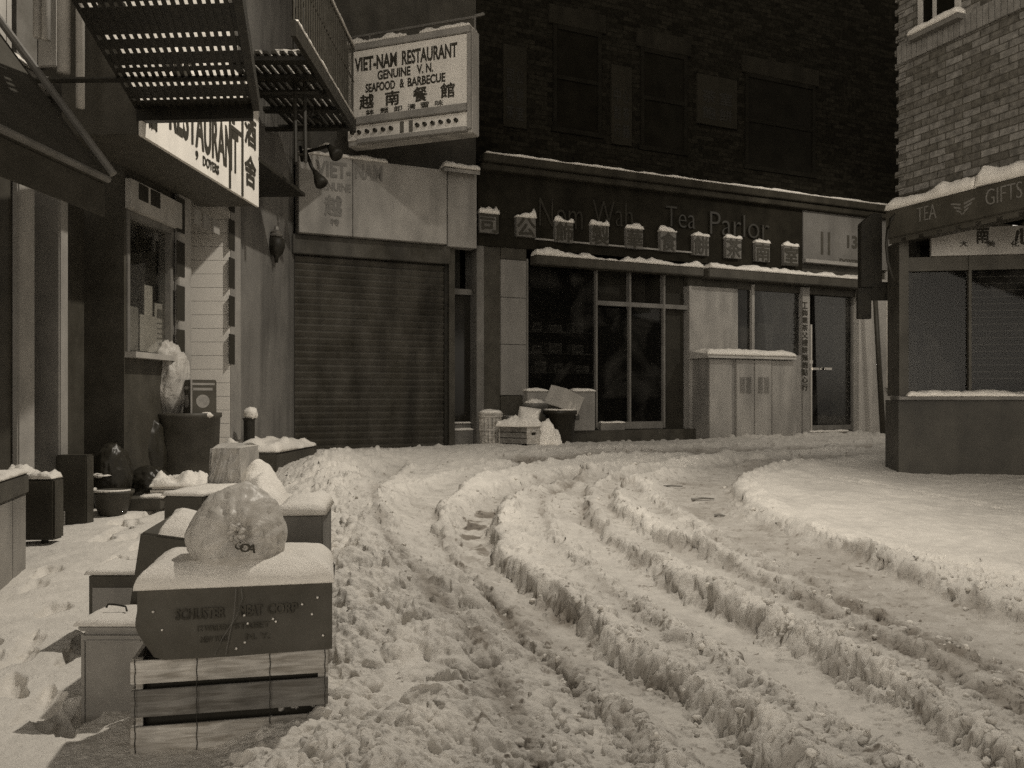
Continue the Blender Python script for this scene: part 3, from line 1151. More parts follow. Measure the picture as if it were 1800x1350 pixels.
zS = FA.z(925, 690)
bays = [(925.5, 1050, 447, 690), (1050, 1108, 532, 745), (1108, 1168, 532, 745), (1168, 1210, 447, 745)]
fr_w = MB()
for x in (927, 1049, 1108, 1168):
    fr_w.box(FA, fs_(x - 1.6), fs_(x + 1.8), -0.10, 0.0, FA.z(x, 752), FA.z(x, 455))
fr_w.box(FA, fs_(1051), fs_(1210), -0.10, -0.004, FA.z(1050, 536), FA.z(1050, 528))
fr_w.box(FA, fs_(1051), fs_(1166), -0.09, -0.004, FA.z(1050, 755), FA.z(1050, 742))
wd = build('shop_window', fr_w, MID, parlor, bevel=0.003)
build('pane', pane(929, 1047, 455, 690), M_GLASS, wd)
build('pane', pane(1051, 1106, 540, 745), M_GLASS, wd)
build('pane', pane(1110, 1166, 540, 745), M_GLASS, wd)
mb = MB().box(FA, fs_(1052), fs_(1094), -0.02, 0.08, FA.z(1050, 757), FA.z(1050, 744))
ds = build('door_sill', mb, METAL, parlor, bevel=0.005)
mb = MB().snow(FA, fs_(1053), fs_(1093), 0.0, 0.08, FA.z(1050, 744) + 0.001, 0.03, seed=5)
build('snow_cap', mb, M_SNOW, ds, smooth=True)
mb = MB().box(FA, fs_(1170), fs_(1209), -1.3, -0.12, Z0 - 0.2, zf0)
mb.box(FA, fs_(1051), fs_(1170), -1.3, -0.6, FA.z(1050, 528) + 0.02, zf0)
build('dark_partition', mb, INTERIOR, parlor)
mb = MB().box(FA, fs_(926), fs_(1230), -1.39, 0.12, Z0 - 0.25, FA.z(1000, 757))
build('step', mb, DARKM, parlor)
# pale bulkhead boxes under the big window
for (x0, x1) in [(927, 963), (1008, 1046)]:
    zt = FA.z(x0, 688, 0.16)
    mb = MB().box(FA, fs_(x0, 0.16), fs_(x1, 0.16), -0.1, 0.16, FA.z(1000, 757) + 0.003, zt)
    bk = build('bulkhead', mb, PALE2, parlor, bevel=0.006)
    mb = MB().snow(FA, fs_(x0, 0.16), fs_(x1, 0.16), -0.02, 0.17, zt + 0.001, 0.045, seed=x0)
    build('snow_cap', mb, M_SNOW, bk, smooth=True)
mb = MB().box(FA, fs_(963), fs_(1008), -0.1, 0.02, FA.z(1000, 757) + 0.003, FA.z(963, 690))
build('bulkhead', mb, DARKM, parlor)
# shelves inside the window
mb = MB()
for py in (585, 622, 655):
    z = FA.z(985, py, -0.5)
    mb.box(FA, fs_(929, -0.3), fs_(1047, -0.3), -0.75, -0.3, z - 0.02, z)
build('display_shelf', mb, MID, parlor)

# right hand bay: pale panel, window with mullion, pillar with characters, glass door, pale piers
mb = MB().box(FA, fs_(1210.5), fs_(1296), -0.5, 0.02, Z0 - 0.2, FA.z(1250, 505))
mb.box(FA, fs_(1296), fs_(1408), -0.3, 0.02, Z0 - 0.2, FA.z(1300, 622))
build('pale_panel', mb, PALE2, parlor, bevel=0.004)
mb = MB().box(FA, fs_(1210.5), fs_(1560), -1.39, -0.03, FA.z(1250, 505) + 0.003, FA.z(1409, 462))
build('transom', mb, DARKM, parlor)
mb = MB()
mb.box(FA, fs_(1322), fs_(1326.5), -0.1, 0.0, FA.z(1324, 622) + 0.002, FA.z(1324, 500))
mb.box(FA, fs_(1297), fs_(1322), -0.08, 0.0, FA.z(1300, 622) + 0.002, FA.z(1300, 618))
w2 = build('corner_window', mb, PALE2, parlor)
build('pane', pane(1296.5, 1407, 500, 621), M_GLASS, w2)
mb = MB().box(FA, fs_(1330), fs_(1344), -0.5, -0.42, FA.z(1330, 622), FA.z(1330, 572))
mb.box(FA, fs_(1361), fs_(1388), -0.5, -0.42, FA.z(1361, 622), FA.z(1361, 565))
build('inner_display', mb, PALE2, parlor)
mb = MB().box(FA, fs_(1408.3), fs_(1421), -0.4, 0.04, Z0 - 0.2, FA.z(1409, 505))
pl = build('character_pillar', mb, PALE2, parlor, bevel=0.004)
mb = MB()
for k, ch in enumerate('工飾業茶父禮餅麵飽點心行'):
    y0 = 531 + k * 13.1
    letters_px(mb, ch, FA, 1409.6, y0, 1419.6, y0 + 11, 0.042, bold=0.02)
build('lettering', mb, INK, pl)
# glass door
mb = MB()
for (x0, x1, y0, y1) in [(1424, 1427.5, 510, 757), (1503, 1506, 510, 757)]:
    mb.box(FA, fs_(x0), fs_(x1), -0.14, -0.08, FA.z(x0, y1), FA.z(x0, y0))
mb.box(FA, fs_(1427.5), fs_(1503), -0.13, -0.09, FA.z(1428, 757), FA.z(1428, 748))
dr = build('glass_door', mb, MID, parlor)
build('pane', pane(1427.6, 1502.9, 505, 748, -0.11), M_GLASS, dr)
mb = MB().box(FA, fs_(1432), fs_(1444), -0.095, -0.05, FA.z(1432, 650), FA.z(1432, 646))
mb.box(FA, fs_(1455), fs_(1466), -0.095, -0.05, FA.z(1455, 650), FA.z(1455, 646))
mb.box(FA, fs_(1421), fs_(1431), -0.075, -0.03, FA.z(1421, 639), FA.z(1421, 633))
mb.box(FA, fs_(1429), fs_(1432), -0.095, -0.06, FA.z(1430, 757), FA.z(1430, 570))
build('push_bar', mb, mat('polished_metal', 0.6, 0.25, 0.1, 5, metal=0.8), dr)
mb = MB().box(FA, fs_(1421.2), fs_(1506), -0.5, 0.0, Z0 - 0.25, FA.z(1424, 760))
st = build('door_step', mb, PALE2, parlor)
mb = MB().snow(FA, fs_(1422), fs_(1490), -0.07, 0.02, FA.z(1424, 760) + 0.001, 0.035, seed=77, nx=40)
build('snow_cap', mb, M_SNOW, st, smooth=True)
mb = MB().box(FA, fs_(1506.2), fs_(1530), -0.6, 0.05, Z0 - 0.2, FA.z(1507, 490))
build('pale_pier', mb, mat('pale_lit_pier', 0.46, 0.55, 0.08, 3, grime=0.15), parlor, bevel=0.006)
mb = MB().box(FA, fs_(1530.3), fs_(1557), -0.6, 0.02, Z0 - 0.2, FA.z(1530, 490))
mb.box(FA, fs_(1557), fs_(1700), -0.6, 0.02, Z0 - 0.2, FA.z(1557, 682))
mb.box(FA, fs_(1557), fs_(1700), -0.6, 0.02, FA.z(1557, 530), zl - 0.125)
build('pale_wall', mb, PALE, parlor)
mb = MB()
for (x0, x1, y0, y1) in [(1557, 1560, 530, 680), (1560, 1640, 530, 536), (1560, 1640, 563, 568), (1560, 1640, 572, 576), (1560, 1640, 676, 681)]:
    mb.box(FA, fs_(x0), fs_(x1), -0.06, 0.035, FA.z(x0, y1), FA.z(x0, y0))
w3 = build('side_window', mb, WHITE, parlor, bevel=0.003)
build('pane', pane(1558, 1640, 530, 680, -0.04), mat('black_glass', 0.012), w3)
mb = MB().box(FA, fs_(1556), fs_(1650), 0.021, 0.12, FA.z(1556, 688), FA.z(1556, 682))
sl = build('window_sill', mb, PALE, parlor)
mb = MB().snow(FA, fs_(1556), fs_(1650), 0.03, 0.13, FA.z(1556, 682) + 0.001, 0.04, seed=2)
build('snow_cap', mb, M_SNOW, sl, smooth=True)

# the boards with one character each, snow on top
boards = [('司', 860, 376, 408, 34), ('公', 925, 383, 415, 34), ('飾', 992, 391, 425, 32), ('製', 1055, 397, 430, 31), ('華', 1116, 403, 436, 29),
          ('食', 1175, 408, 441, 28), ('餅', 1233, 416, 448, 27), ('茶', 1290, 420, 453, 27), ('南', 1341, 428, 459, 25), ('室', 1391, 434, 466, 25)]
for k, (ch, cx, y0, y1, w) in enumerate(boards):
    s0, s1, zb, zt = rect(FA, cx - w / 2, y0 - 2, cx + w / 2, y1, 0.11)
    where = ['above the dark doorway, leftmost of the row', 'above the tiled pillar, second of the row', 'over the left end of the big shop window', 'over the middle of the big shop window',
             'over the glass entrance door', 'over the dark partition beside the entrance', 'over the gap between the two awning boxes', 'above the pale panel left of the cabinet',
             'above the steel cabinet, next to last of the row', 'beside the number panel, rightmost of the row'][k]
    b = root('character_board', 'white board with the character %s %s' % (ch, where), 'sign', FA.pt((s0 + s1) / 2, 0.08, zb), 'character boards along the tea parlor fascia')
    mb = MB().box(FA, s0, s1, 0.031, 0.11, zb, zt)
    build('board', mb, mat('grimy_white_board', 0.15, 0.6, 0.2, 5, grime=0.3), b, bevel=0.006)
    mb = MB()
    letters(mb, ch, FA, s0 + 0.012, s1 - 0.012, zb + 0.015, zt - 0.012, 0.111, bold=0.03)
    build('lettering', mb, INK, b)
    mb = MB().snow(FA, s0 + 0.005, s1 - 0.005, 0.033, 0.12, zt + 0.001, (0.06 + 0.055 * random.random()) * (1 - 0.04 * k), seed=k * 3.1, amp=0.9, fq=8)
    build('snow_cap', mb, M_SNOW, b, smooth=True)

# vertical banners on the upper wall
for (x0, x1, y0, y1, txt, lab) in [(885, 926, 76, 221, ['司公', '製餅', '茶室'], 'faded upright sign with columns of characters high on the dark wall, nearest the hanging sign'),
                                   (1075, 1111, 112, 252, ['中心', '點茶', '行麵'], 'faded upright sign on the dark wall midway between two pale lintels'),
                                   (1226, 1296, 128, 216, ['茶室', '飽餅'], 'faded wide sign under the snow line of the dark upper wall, rightmost of three')]:
    s0, s1, zb, zt = rect(FA, x0, y0, x1, y1, 0.05)
    b = root('wall_sign', lab, 'sign', FA.pt((s0 + s1) / 2, 0.03, zb), 'faded signs on the upper wall')
    mb = MB().box(FA, s0, s1, 0.004, 0.05, zb, zt)
    build('board', mb, mat('dusty_board', 0.023, 0.9, 0.2, 5, spec=0.05, grime=0.2), b, bevel=0.004)
    mb = MB()
    nrow = len(txt)
    for r_, t in enumerate(txt):
        for c_, ch in enumerate(t):
            a0 = s0 + (s1 - s0) * (0.12 + 0.42 * c_)
            c1 = zt - (zt - zb) * (0.30 + 0.66 * r_ / nrow)
            letters(mb, ch, FA, a0, a0 + (s1 - s0) * 0.32, c1 - (zt - zb) * 0.5 / nrow, c1, 0.051, th=0.004)
    build('lettering', mb, mat('dark_sign_ink', 0.016), b)

# goods on the window shelves
gi = 0
for row, py in enumerate((585, 622, 655)):
    z = FA.z(985, py, -0.5)
    spots = [(936, 17), (966, 22), (1006, 20)] if row < 2 else [(940, 20), (975, 15), (1012, 24)]
    for col_, (px, w) in enumerate(spots):
        s0, s1 = FA.s(px, -0.4), FA.s(px + w, -0.4)
        h = [0.15, 0.12, 0.17][(row + col_) % 3]
        t = root('goods_box', '%s carton on the %s shelf behind the big shop window, %s' % (['plain pale', 'small grey', 'taller pale'][(row + col_) % 3], ['top', 'middle', 'bottom'][row], ['at the left end', 'in the middle', 'at the right end'][col_]), 'box', FA.pt((s0 + s1) / 2, -0.5, z), 'cartons on display in the shop window')
        mb = MB().box(FA, s0, s1, -0.6, -0.40, z + 0.002, z + h)
        build('carton', mb, PALE2, t, bevel=0.006)
        mb = MB().box(FA, s0 + 0.03, s1 - 0.03, -0.399, -0.396, z + h * 0.3, z + h * 0.7)
        build('printed_label', mb, MID, t)
        gi += 1

# sheet metal cabinet with a snowy sloping hood in front of the corner window
cab = root('metal_cabinet', 'grey metal cabinet with two louvred doors under a snowy sloping hood', 'cabinet', FA.pt(fs_(1325), 0.3, Z0))
d1 = 0.48
s0, s1 = FA.s(1247, d1), FA.s(1400, d1)
zt = FA.z(1250, 630, d1)
mb = MB().box(FA, s0, s1, 0.03, d1 - 0.03, Z0 - 0.1, zt)
build('body', mb, mat('cabinet_body', 0.24, 0.5, 0.15, 3, grime=0.3), cab)
doors = [(1247, 1287, 0), (1294, 1325, 1), (1326, 1356, 1), (1357, 1400, 0)]
for x0, x1, lv in doors:
    a0, a1 = FA.s(x0, d1), FA.s(x1, d1)
    mb = MB().box(FA, a0 + 0.004, a1 - 0.004, d1 - 0.028, d1 + (0.012 if lv else 0.0), Z0 - 0.05, zt - 0.01)
    p = build('door' if lv else 'side_panel', mb, mat('grey_cabinet_paint', 0.34, 0.5, 0.12, 3, grime=0.3), cab, bevel=0.006)
    if lv:
        mb = MB()
        for col_ in range(2):
            c0 = a0 + (a1 - a0) * (0.20 + 0.36 * col_)
            for k in range(9):
                z = FA.z(x0, 663 + k * 3.2, d1)
                mb.box(FA, c0, c0 + (a1 - a0) * 0.26, d1 + 0.013, d1 + 0.03, z - 0.012, z)
        build('louvre', mb, METAL, p)
mb = MB()
h0, h1 = FA.s(1243, d1 + 0.05), FA.s(1401, d1 + 0.08)
zq = FA.z(1243, 629, d1 + 0.05)
mb.hexa([FA.pt(h0, 0.06, zq), FA.pt(h0, d1 + 0.08, zq), FA.pt(h1, d1 + 0.08, zq), FA.pt(h1, 0.06, zq)],
        [FA.pt(h0, 0.06, zq + 0.14), FA.pt(h0, d1 + 0.06, zq + 0.06), FA.pt(h1, d1 + 0.06, zq + 0.06), FA.pt(h1, 0.06, zq + 0.14)])
hd = build('hood', mb, PALE, cab, bevel=0.006)
mb = MB().snow(FA, h0 + 0.02, h1 - 0.02, 0.08, d1 + 0.07, zq + 0.055, 0.10, seed=9, nx=60, amp=0.2)
build('snow_cap', mb, M_SNOW, hd, smooth=True)

# ------------------------------------------------------------------ restaurant with the roll-down shutter
sC, sD = FA.s(492), FA.s(837.5)
rest = root('shuttered_restaurant', 'restaurant front with a closed ribbed roll-down shutter under a pale faded name panel', 'building', FA.pt(sC, 0, Z0))
zp0, zp1 = FA.z(525, 408, 0.25), FA.z(525, 268, 0.25)
mb = MB().box(FA, sC, sD - 0.001, -5, -0.01, zp1 - 0.1, WALLTOP - 0.02)
mb.box(FA, sC, FA.s(511), -3, 0.10, Z0 - 0.2, zp1 - 0.1)
mb.box(FA, FA.s(786), FA.s(796), -0.6, 0.08, Z0 - 0.2, zp0)
mb.box(FA, FA.s(512), sD - 0.002, -3, -0.65, Z0 - 0.2, zp1 - 0.101)
build('wall', mb, DARKM, rest)
# name panel
mb = MB()
xs = [525, 620, 786]
for k in range(2):
    mb.box(FA, FA.s(xs[k], 0.25) + 0.004, FA.s(xs[k + 1], 0.25) - 0.004, -0.01, 0.25, zp0, zp1)
pn = build('name_panel', mb, mat('faded_name_panel', 0.36, 0.5, 0.14, 3, grime=0.3), rest, bevel=0.006)
mb = MB().box(FA, FA.s(787, 0.2), FA.s(838, 0.2), -0.01, 0.2, zp0 - 0.02, zp1)
build('side_panel', mb, PALE2, rest, bevel=0.006)
mb = MB()
letters_px(mb, 'VIET-', FA, 555, 281, 617, 309, 0.252, bold=0.03)
letters_px(mb, 'NAM', FA, 624, 287, 672, 314, 0.252, bold=0.03)
letters_px(mb, 'GENUINE', FA, 558, 318, 617, 333, 0.252, bold=0.02)
letters_px(mb, '越', FA, 571, 343, 601, 378, 0.252, bold=0.03)
letters_px(mb, '特', FA, 581, 384, 596, 396, 0.252, bold=0.01)
build('lettering', mb, mat('ghost_lettering', 0.20, 0.6, 0.15, 9), pn)
mb = MB().snow(FA, FA.s(526, 0.25), FA.s(680, 0.25), -0.005, 0.26, zp1 + 0.001, 0.06, seed=21, nx=60, amp=0.5)
build('snow_cap', mb, M_SNOW, pn, smooth=True)
# awning stub with snow on the right of the panel
za = FA.z(778, 296, 0.35)
mb = MB().hexa([FA.pt(FA.s(776, .3), 0.201, za + 0.02), FA.pt(FA.s(776, .3), 0.42, za - 0.05), FA.pt(FA.s(838, .3), 0.42, za - 0.05), FA.pt(FA.s(838, .3), 0.201, za + 0.02)],
               [FA.pt(FA.s(776, .3), 0.201, za + 0.07), FA.pt(FA.s(776, .3), 0.42, za), FA.pt(FA.s(838, .3), 0.42, za), FA.pt(FA.s(838, .3), 0.201, za + 0.07)])
ab = build('small_awning', mb, PALE2, rest)
mb = MB().snow(FA, FA.s(777, .3), FA.s(837, .3), 0.21, 0.43, za + 0.02, 0.08, seed=31, nx=40, amp=0.4)
build('snow_cap', mb, M_SNOW, ab, smooth=True)
# shutter
z0, z1 = Z0 - 0.05, FA.z(512, 447, 0.02)
mb = MB()
n = 30
a0, a1 = FA.s(511), FA.s(786)
rows = []
for k in range(n):
    zz = z0 + (z1 - z0) * k / n
    hh = (z1 - z0) / n
    rows += [(zz, 0.0), (zz + hh * 0.72, 0.028), (zz + hh * 0.86, 0.028), (zz + hh * 0.93, 0.0)]
rows.append((z1, 0.0))
segs = 26
vs, fsx = [], []
for i in range(segs + 1):
    s = a0 + (a1 - a0) * i / segs
    for (zz, d) in rows:
        dent = 0.010 * mnoise.noise(Vector((s * 1.7, zz * 1.3, 4)))
        vs.append(FA.pt(s, d + dent - 0.03, zz))
m_ = len(rows)
for i in range(segs):
    for j in range(m_ - 1):
        fsx.append((i * m_ + j, (i + 1) * m_ + j, (i + 1) * m_ + j + 1, i * m_ + j + 1))
mb.add(vs, fsx)
build('rolling_shutter', mb, SHUT, rest)
mb = MB().box(FA, a0, a1, -0.2, 0.14, z1, zp0 - 0.004)
build('shutter_housing', mb, SHUT, rest, bevel=0.01)
mb = MB().box(FA, a0 + 0.002, a0 + 0.05, -0.05, 0.02, z0, z1 - 0.001)
mb.box(FA, a1 - 0.05, a1 - 0.002, -0.05, 0.02, z0, z1 - 0.001)
build('guide_rail', mb, BLACK, rest)
# side door
s0, s1, zb, zt = rect(FA, 797, 518, 838, 742, -0.25)
mb = MB().box(FA, s0, s1, -0.30, -0.25, zb, zt)
dd = build('door', mb, mat('black_door_glass', 0.015, 0.12, 0.2, 3, spec=0.5), rest)
mb = MB().box(FA, s0 - 0.02, s1 + 0.02, -0.31, -0.20, zt + 0.002, zt + 0.09)
mb.box(FA, s1 + 0.002, s1 + 0.08, -0.31, -0.20, zb, zt)
build('frame', mb, MID, dd, bevel=0.004)
mb = MB().box(FA, s1 - 0.03, s1 - 0.01, -0.25, -0.19, FA.z(830, 650, -.2), FA.z(830, 620, -.2))
build('handle', mb, METAL, dd)
mb = MB().box(FA, FA.s(797), FA.s(837), -0.64, -0.1, Z0 - 0.2, FA.z(800, 757, -0.1))
mb.box(FA, FA.s(797), FA.s(837), -0.64, -0.2, FA.z(800, 757, -0.1) + 0.002, FA.z(800, 745, -0.1))
dst = build('door_step', mb, MID, rest, bevel=0.006)
mb = MB().snow(FA, FA.s(798), FA.s(836), -0.24, -0.1, FA.z(800, 757, -0.1) + 0.002, 0.03, seed=4)
mb.snow(FA, FA.s(798), FA.s(836), -0.28, -0.19, FA.z(800, 745, -0.1) + 0.002, 0.02, seed=6)
build('snow_cap', mb, M_SNOW, dst, smooth=True)

# ------------------------------------------------------------------ hanging sign
sg = root('hanging_sign', 'white box sign reading VIET-NAM RESTAURANT hung out over the street on a rod', 'sign', SG.pt(-0.9, 0, 4.6))


def sgz(px, py):
    return SG.z(px, py, 0.0)


zb_, zt_ = 4.62, SG.z(823, 52)
sl_ = SG.s(612)
mb = MB().box(SG, sl_, 0.06, -0.22, 0.0, zb_ - 0.04, zt_ + 0.02)
build('box', mb, mat('sign_casing', 0.42, 0.5, 0.12, 5, grime=0.3), sg, bevel=0.008)
zm = SG.z(640, 207)          # lower edge of the main face
zn0, zn1 = SG.z(640, 236), SG.z(640, 212)
mb = MB().box(SG, sl_ + 0.02, 0.0, 0.001, 0.035, zm, zt_ - 0.06)
fc = build('face', mb, WHITE, sg, bevel=0.006)
mb = MB().box(SG, sl_ + 0.0, 0.05, 0.001, 0.06, zt_ - 0.055, zt_ + 0.03)
mb.box(SG, sl_ + 0.03, 0.0, 0.001, 0.075, zm - 0.10, zm - 0.003)
mb.box(SG, sl_ + 0.18, 0.0, 0.001, 0.085, zb_ - 0.03, zb_ + 0.03)
mb.box(SG, 0.003, 0.055, 0.001, 0.05, zb_, zt_ - 0.058)
build('frame', mb, PALE2, sg, bevel=0.006)
mb = MB().box(SG, sl_ + 0.01, 0.0, 0.001, 0.02, zb_ + 0.035, zm - 0.105)
bandp = build('bulb_panel', mb, WHITE, sg)
mb = MB()
zh = zt_ - zm


def sgl(t, x0, y0, x1, y1, **k):
    s0, s1 = SG.s(x0), SG.s(x1)
    letters_slant = MB()
    # y as fraction of the face height, read off the photo
    letters(mb, t, SG, s0, s1, zm + (1 - y1) * zh, zm + (1 - y0) * zh, 0.036, th=0.005, **k)


sgl('VIET-NAM', 626, 0.16, 700, 0.36, bold=0.035)
sgl('RESTAURANT', 709, 0.16, 806, 0.36, bold=0.03)
sgl('GENUINE', 666, 0.385, 724, 0.515, bold=0.03)
sgl('V. N.', 735, 0.385, 764, 0.515, bold=0.03)
sgl('SEAFOOD', 645, 0.545, 697, 0.67, bold=0.03)
sgl('&', 705, 0.545, 713, 0.67, bold=0.03)
sgl('BARBECUE', 719, 0.545, 785, 0.67, bold=0.03)
for ch, x in zip('越南餐館', (647, 692, 741, 789)):
    sgl(ch, x - 12, 0.695, x + 12, 0.89, bold=0.04)
for ch, x in zip('鉢麵卸清冒味', (653, 678, 702, 726, 749, 774)):
    sgl(ch, x - 7, 0.91, x + 7, 0.985, bold=0.012)
build('lettering', mb, INK, fc)
mb = MB()
zc = (zb_ + 0.035 + zm - 0.105) / 2
letters(mb, '11', SG, SG.s(705), SG.s(727), zb_ + 0.06, zm - 0.125, 0.021, th=0.01, bold=0.05)
build('house_number', mb, mat('number_paint', 0.12, 0.5, 0.1), bandp)
xs_b = [622, 634, 648, 662, 676, 690] + [736, 749, 763, 777, 791, 804]
for x in xs_b:
    c = SG.pt(SG.s(x), 0.021, zc)
    mb = MB().lathe(c, [(0.0, 0.0), (0.026, 0.0), (0.026, 0.045), (0.018, 0.05), (0.018, 0.03), (0.0, 0.03)], 10, axis=SG.n)
    build('bulb_socket', mb, INK, bandp)
mb = MB().snow(SG, sl_ + 0.02, SG.s(716), -0.19, 0.05, zt_ + 0.031, 0.085, seed=41, nx=60, amp=0.8, fq=3)
mb.snow(SG, SG.s(742), 0.03, -0.19, 0.05, zt_ + 0.031, 0.10, seed=47, nx=40, amp=0.6, fq=3)
build('snow_cap', mb, M_SNOW, sg, smooth=True)
mb = MB()
q0, q1 = SG.at(620, 78), SG.at(832, 20)
mb.tube([SG.pt(sl_ - 0.2, -0.15, zt_ + 0.22), SG.pt(0.03, -0.15, zt_ + 0.22)], 0.018, 6)
mb.tube([SG.pt(0.03, -0.15, zt_ + 0.0), SG.pt(0.03, -0.15, zt_ + 0.23)], 0.015, 6)
mb.tube([SG.pt(sl_ + 0.25, -0.15, zt_), SG.pt(sl_ + 0.25, -0.15, zt_ + 0.22)], 0.012, 6)
mb.tube([SG.pt(0.03, -0.15, zt_ + 0.23), SG.pt(0.16, -0.15, zt_ + 0.24)], 0.02, 6)
build('support_rod', mb, MID, sg)

# ------------------------------------------------------------------ left row of shops
def wy(px, d=0.0):
    return WL.s(px, d)


lb = root('corner_restaurant', 'left hand restaurant front with panelled columns, shop window and a white tiled entrance', 'building', WL.pt(8.5, 0, 0.2))
ztop = 3.95
yA, yB = wy(218), wy(328)          # near front with the window
yC, yD = wy(397), wy(416)
yE = 12.05
mb = MB()
# lower wall under the window, lintel zone above, gap for the window
zw0, zw1 = WL.z(240, 620), WL.z(300, 400)
mb.box(WL, yA, yB, -1.6, 0.0, -0.2, zw0)
mb.box(WL, yA, wy(226), -1.6, 0.0, zw0, ztop)
mb.box(WL, wy(303), yB, -1.6, 0.0, zw0, ztop)
mb.box(WL, wy(226), wy(303), -1.6, -0.0, zw1, ztop)
mb.box(WL, wy(226), wy(303), -1.6, -1.0, zw0, zw1)
build('wall', mb, DARKM, lb)
mb = MB().box(WL, -6.0, yA - 0.001, -1.6, -0.35, -0.2, 2.75)
mb.box(WL, 4.0, wy(52), -0.35, 0.0, -0.2, 2.75)
build('side_wall', mb, DARKM, lb)
mb = MB().box(WL, wy(101), wy(116), -0.349, 0.02, -0.2, 2.75)
mb.box(WL, wy(20), wy(50), 0.001, 0.05, -0.2, 2.7)
build('pilaster', mb, PALE2, lb, bevel=0.01)
# pale transom band with dark lights
mb = MB().box(WL, yA + 0.01, wy(310), 0.001, 0.06, WL.z(310, 400, .06), WL.z(222, 308, .06))
tb = build('transom_band', mb, PALE, lb, bevel=0.006)
mb = MB()
for (x0, x1) in [(244, 260), (265, 281)]:
    mb.box(WL, wy(x0, .06), wy(x1, .06), 0.061, 0.066, WL.z(244, 350, .06), WL.z(244, 322, .06))
build('transom_light', mb, INTERIOR, tb)
# window frame, glass, sill
mb = MB()
for (a, b_, c, d_) in [(wy(222), wy(227), zw0, zw1), (wy(298), wy(304), zw0, zw1), (wy(227), wy(298), zw1 - 0.06, zw1)]:
    mb.box(WL, a, b_, -0.10, 0.012, c, d_)
wf = build('shop_window', mb, MID, lb, bevel=0.004)
mb = MB().box(WL, wy(227), wy(298), -0.05, -0.042, zw0, zw1 - 0.06)
build('pane', mb, glass_mat('clear_glass', 0.92), wf)
mb = MB().box(WL, wy(219), wy(300), 0.001, 0.10, zw0 - 0.05, zw0)
sil = build('sill', mb, PALE, wf)
# panelled columns
for (x0, x1) in [(306, 328), (398, 416)]:
    mb = MB().box(WL, wy(x0), wy(x1), 0.001 if x0 < 350 else -1.6, 0.05, 0.2, ztop)
    pc = build('panelled_column', mb, PALE2, lb, bevel=0.006)
    mb = MB()
    a0, a1 = wy(x0 + 4, .05), wy(x1 - 4, .05)
    zz = WL.z((x0 + x1) / 2, 640, .05)
    for k in range(7):
        z0_ = zz + k * 0.42
        mb.box(WL, a0, a1, 0.051, 0.056, z0_, z0_ + 0.33)
    build('dark_panel', mb, INTERIOR, pc)
# entrance recess: white tiled return facing the street corner
yt = wy(397) - 0.02
xw = WL.pt(yt, 0.0, 0).x
mb = MB()
tz = 0.30
hz = (WL.z(397, 442) - WL.z(397, 465)) * 1.04
q = 0
xl = (328 - 900) / F * yt
z = 0.42
while z < ztop:
    mb.hexa([Vector((xl - 0.1, yt, z + 0.004)), Vector((xw + 0.04, yt, z + 0.004)), Vector((xw + 0.04, yt + 0.03, z + 0.004)), Vector((xl - 0.1, yt + 0.03, z + 0.004))],
            [Vector((xl - 0.1, yt, z + hz)), Vector((xw + 0.04, yt, z + hz)), Vector((xw + 0.04, yt + 0.03, z + hz)), Vector((xl - 0.1, yt + 0.03, z + hz))])
    z += hz
build('tiled_return', mb, TILE, lb)
mb = MB().box(WL, yB, yt + 0.03, -1.6, -0.95, 0.1, ztop)
mb.box(WL, yB + 0.001, yt + 0.03, -0.949, 0.04, 3.35, ztop)
build('entrance_recess', mb, DARKM, lb)
mb = MB()
zt0, zt1 = WL.z(345, 398), WL.z(345, 372)
for (x0, x1) in [(333, 345), (349, 361), (365, 378)]:
    mb.box(WL, wy(x0), wy(x1), 0.041, 0.05, zt0, zt1)
build('transom_light', mb, PALE2, lb)
# plain rendered wall from the entrance to the corner with the far shops
mb = MB().box(WL, yD + 0.001, yE, -1.6, 0.02, 0.1, 8.6)
build('rendered_wall', mb, mat('grey_render', 0.20, 0.8, 0.15, 2, bump=0.2, grime=0.4), lb)
# upper storeys, set back
mb = MB().box(WL, -6, yA - 0.002, -2.6, -0.80, 2.751, 9.0)
mb.box(WL, yA - 0.002, yD, -2.6, -0.80, ztop + 0.001, 9.0)
build('upper_wall', mb, mat('upper_render', 0.17, 0.8, 0.3, 3, bump=0.3, grime=0.5), lb)
mb = MB()
for y0 in (5.6, 6.75, 7.55, 8.2):
    mb.box(WL, y0, y0 + 0.12, -0.799, -0.62, 2.8 if y0 < 7.4 else 4.0, 9.0)
    mb.box(WL, y0 + 0.2, y0 + 0.28, -0.799, -0.68, 2.8 if y0 < 7.2 else 4.0, 9.0)
for z in (3.7, 4.9, 6.1, 7.2):
    mb.box(WL, 3.5, 8.4 if z > 4 else 7.4, -0.799, -0.56, z, z + 0.10)
up = build('upper_trim', mb, PALE, lb, bevel=0.01)
mb = MB()
for z in (3.7, 4.9, 6.1, 7.2):
    mb.snow(WL, 3.6, 8.3 if z > 4 else 7.3, -0.79, -0.55, z + 0.101, 0.07, seed=z, nx=90, amp=0.9)
build('snow_cap', mb, M_SNOW, up, smooth=True)
mb = MB()
for y0, y1 in ((4.55, 5.5), (5.95, 6.65), (7.1, 7.8)):
    mb.box(WL, y0, y1, -0.799, -0.75, 5.05, 6.05)
    mb.box(WL, y0, y1, -0.799, -0.75, 6.25, 7.15)
build('upper_window', mb, mat('black_glass', 0.012), lb)
for (px, py, w) in [(66, 66, 0.035), (81, 70, 0.035), (112, 128, 0.045), (141, 190, 0.03), (4, 80, 0.05)]:
    p_ = P(px, py, 7.25 if px < 100 else 6.3)
    build('upper_pipe', MB().tube([p_, Vector((p_.x, p_.y, 5.5)), Vector((p_.x, p_.y, 8.5))], w, 10), PALE, lb, smooth=True)
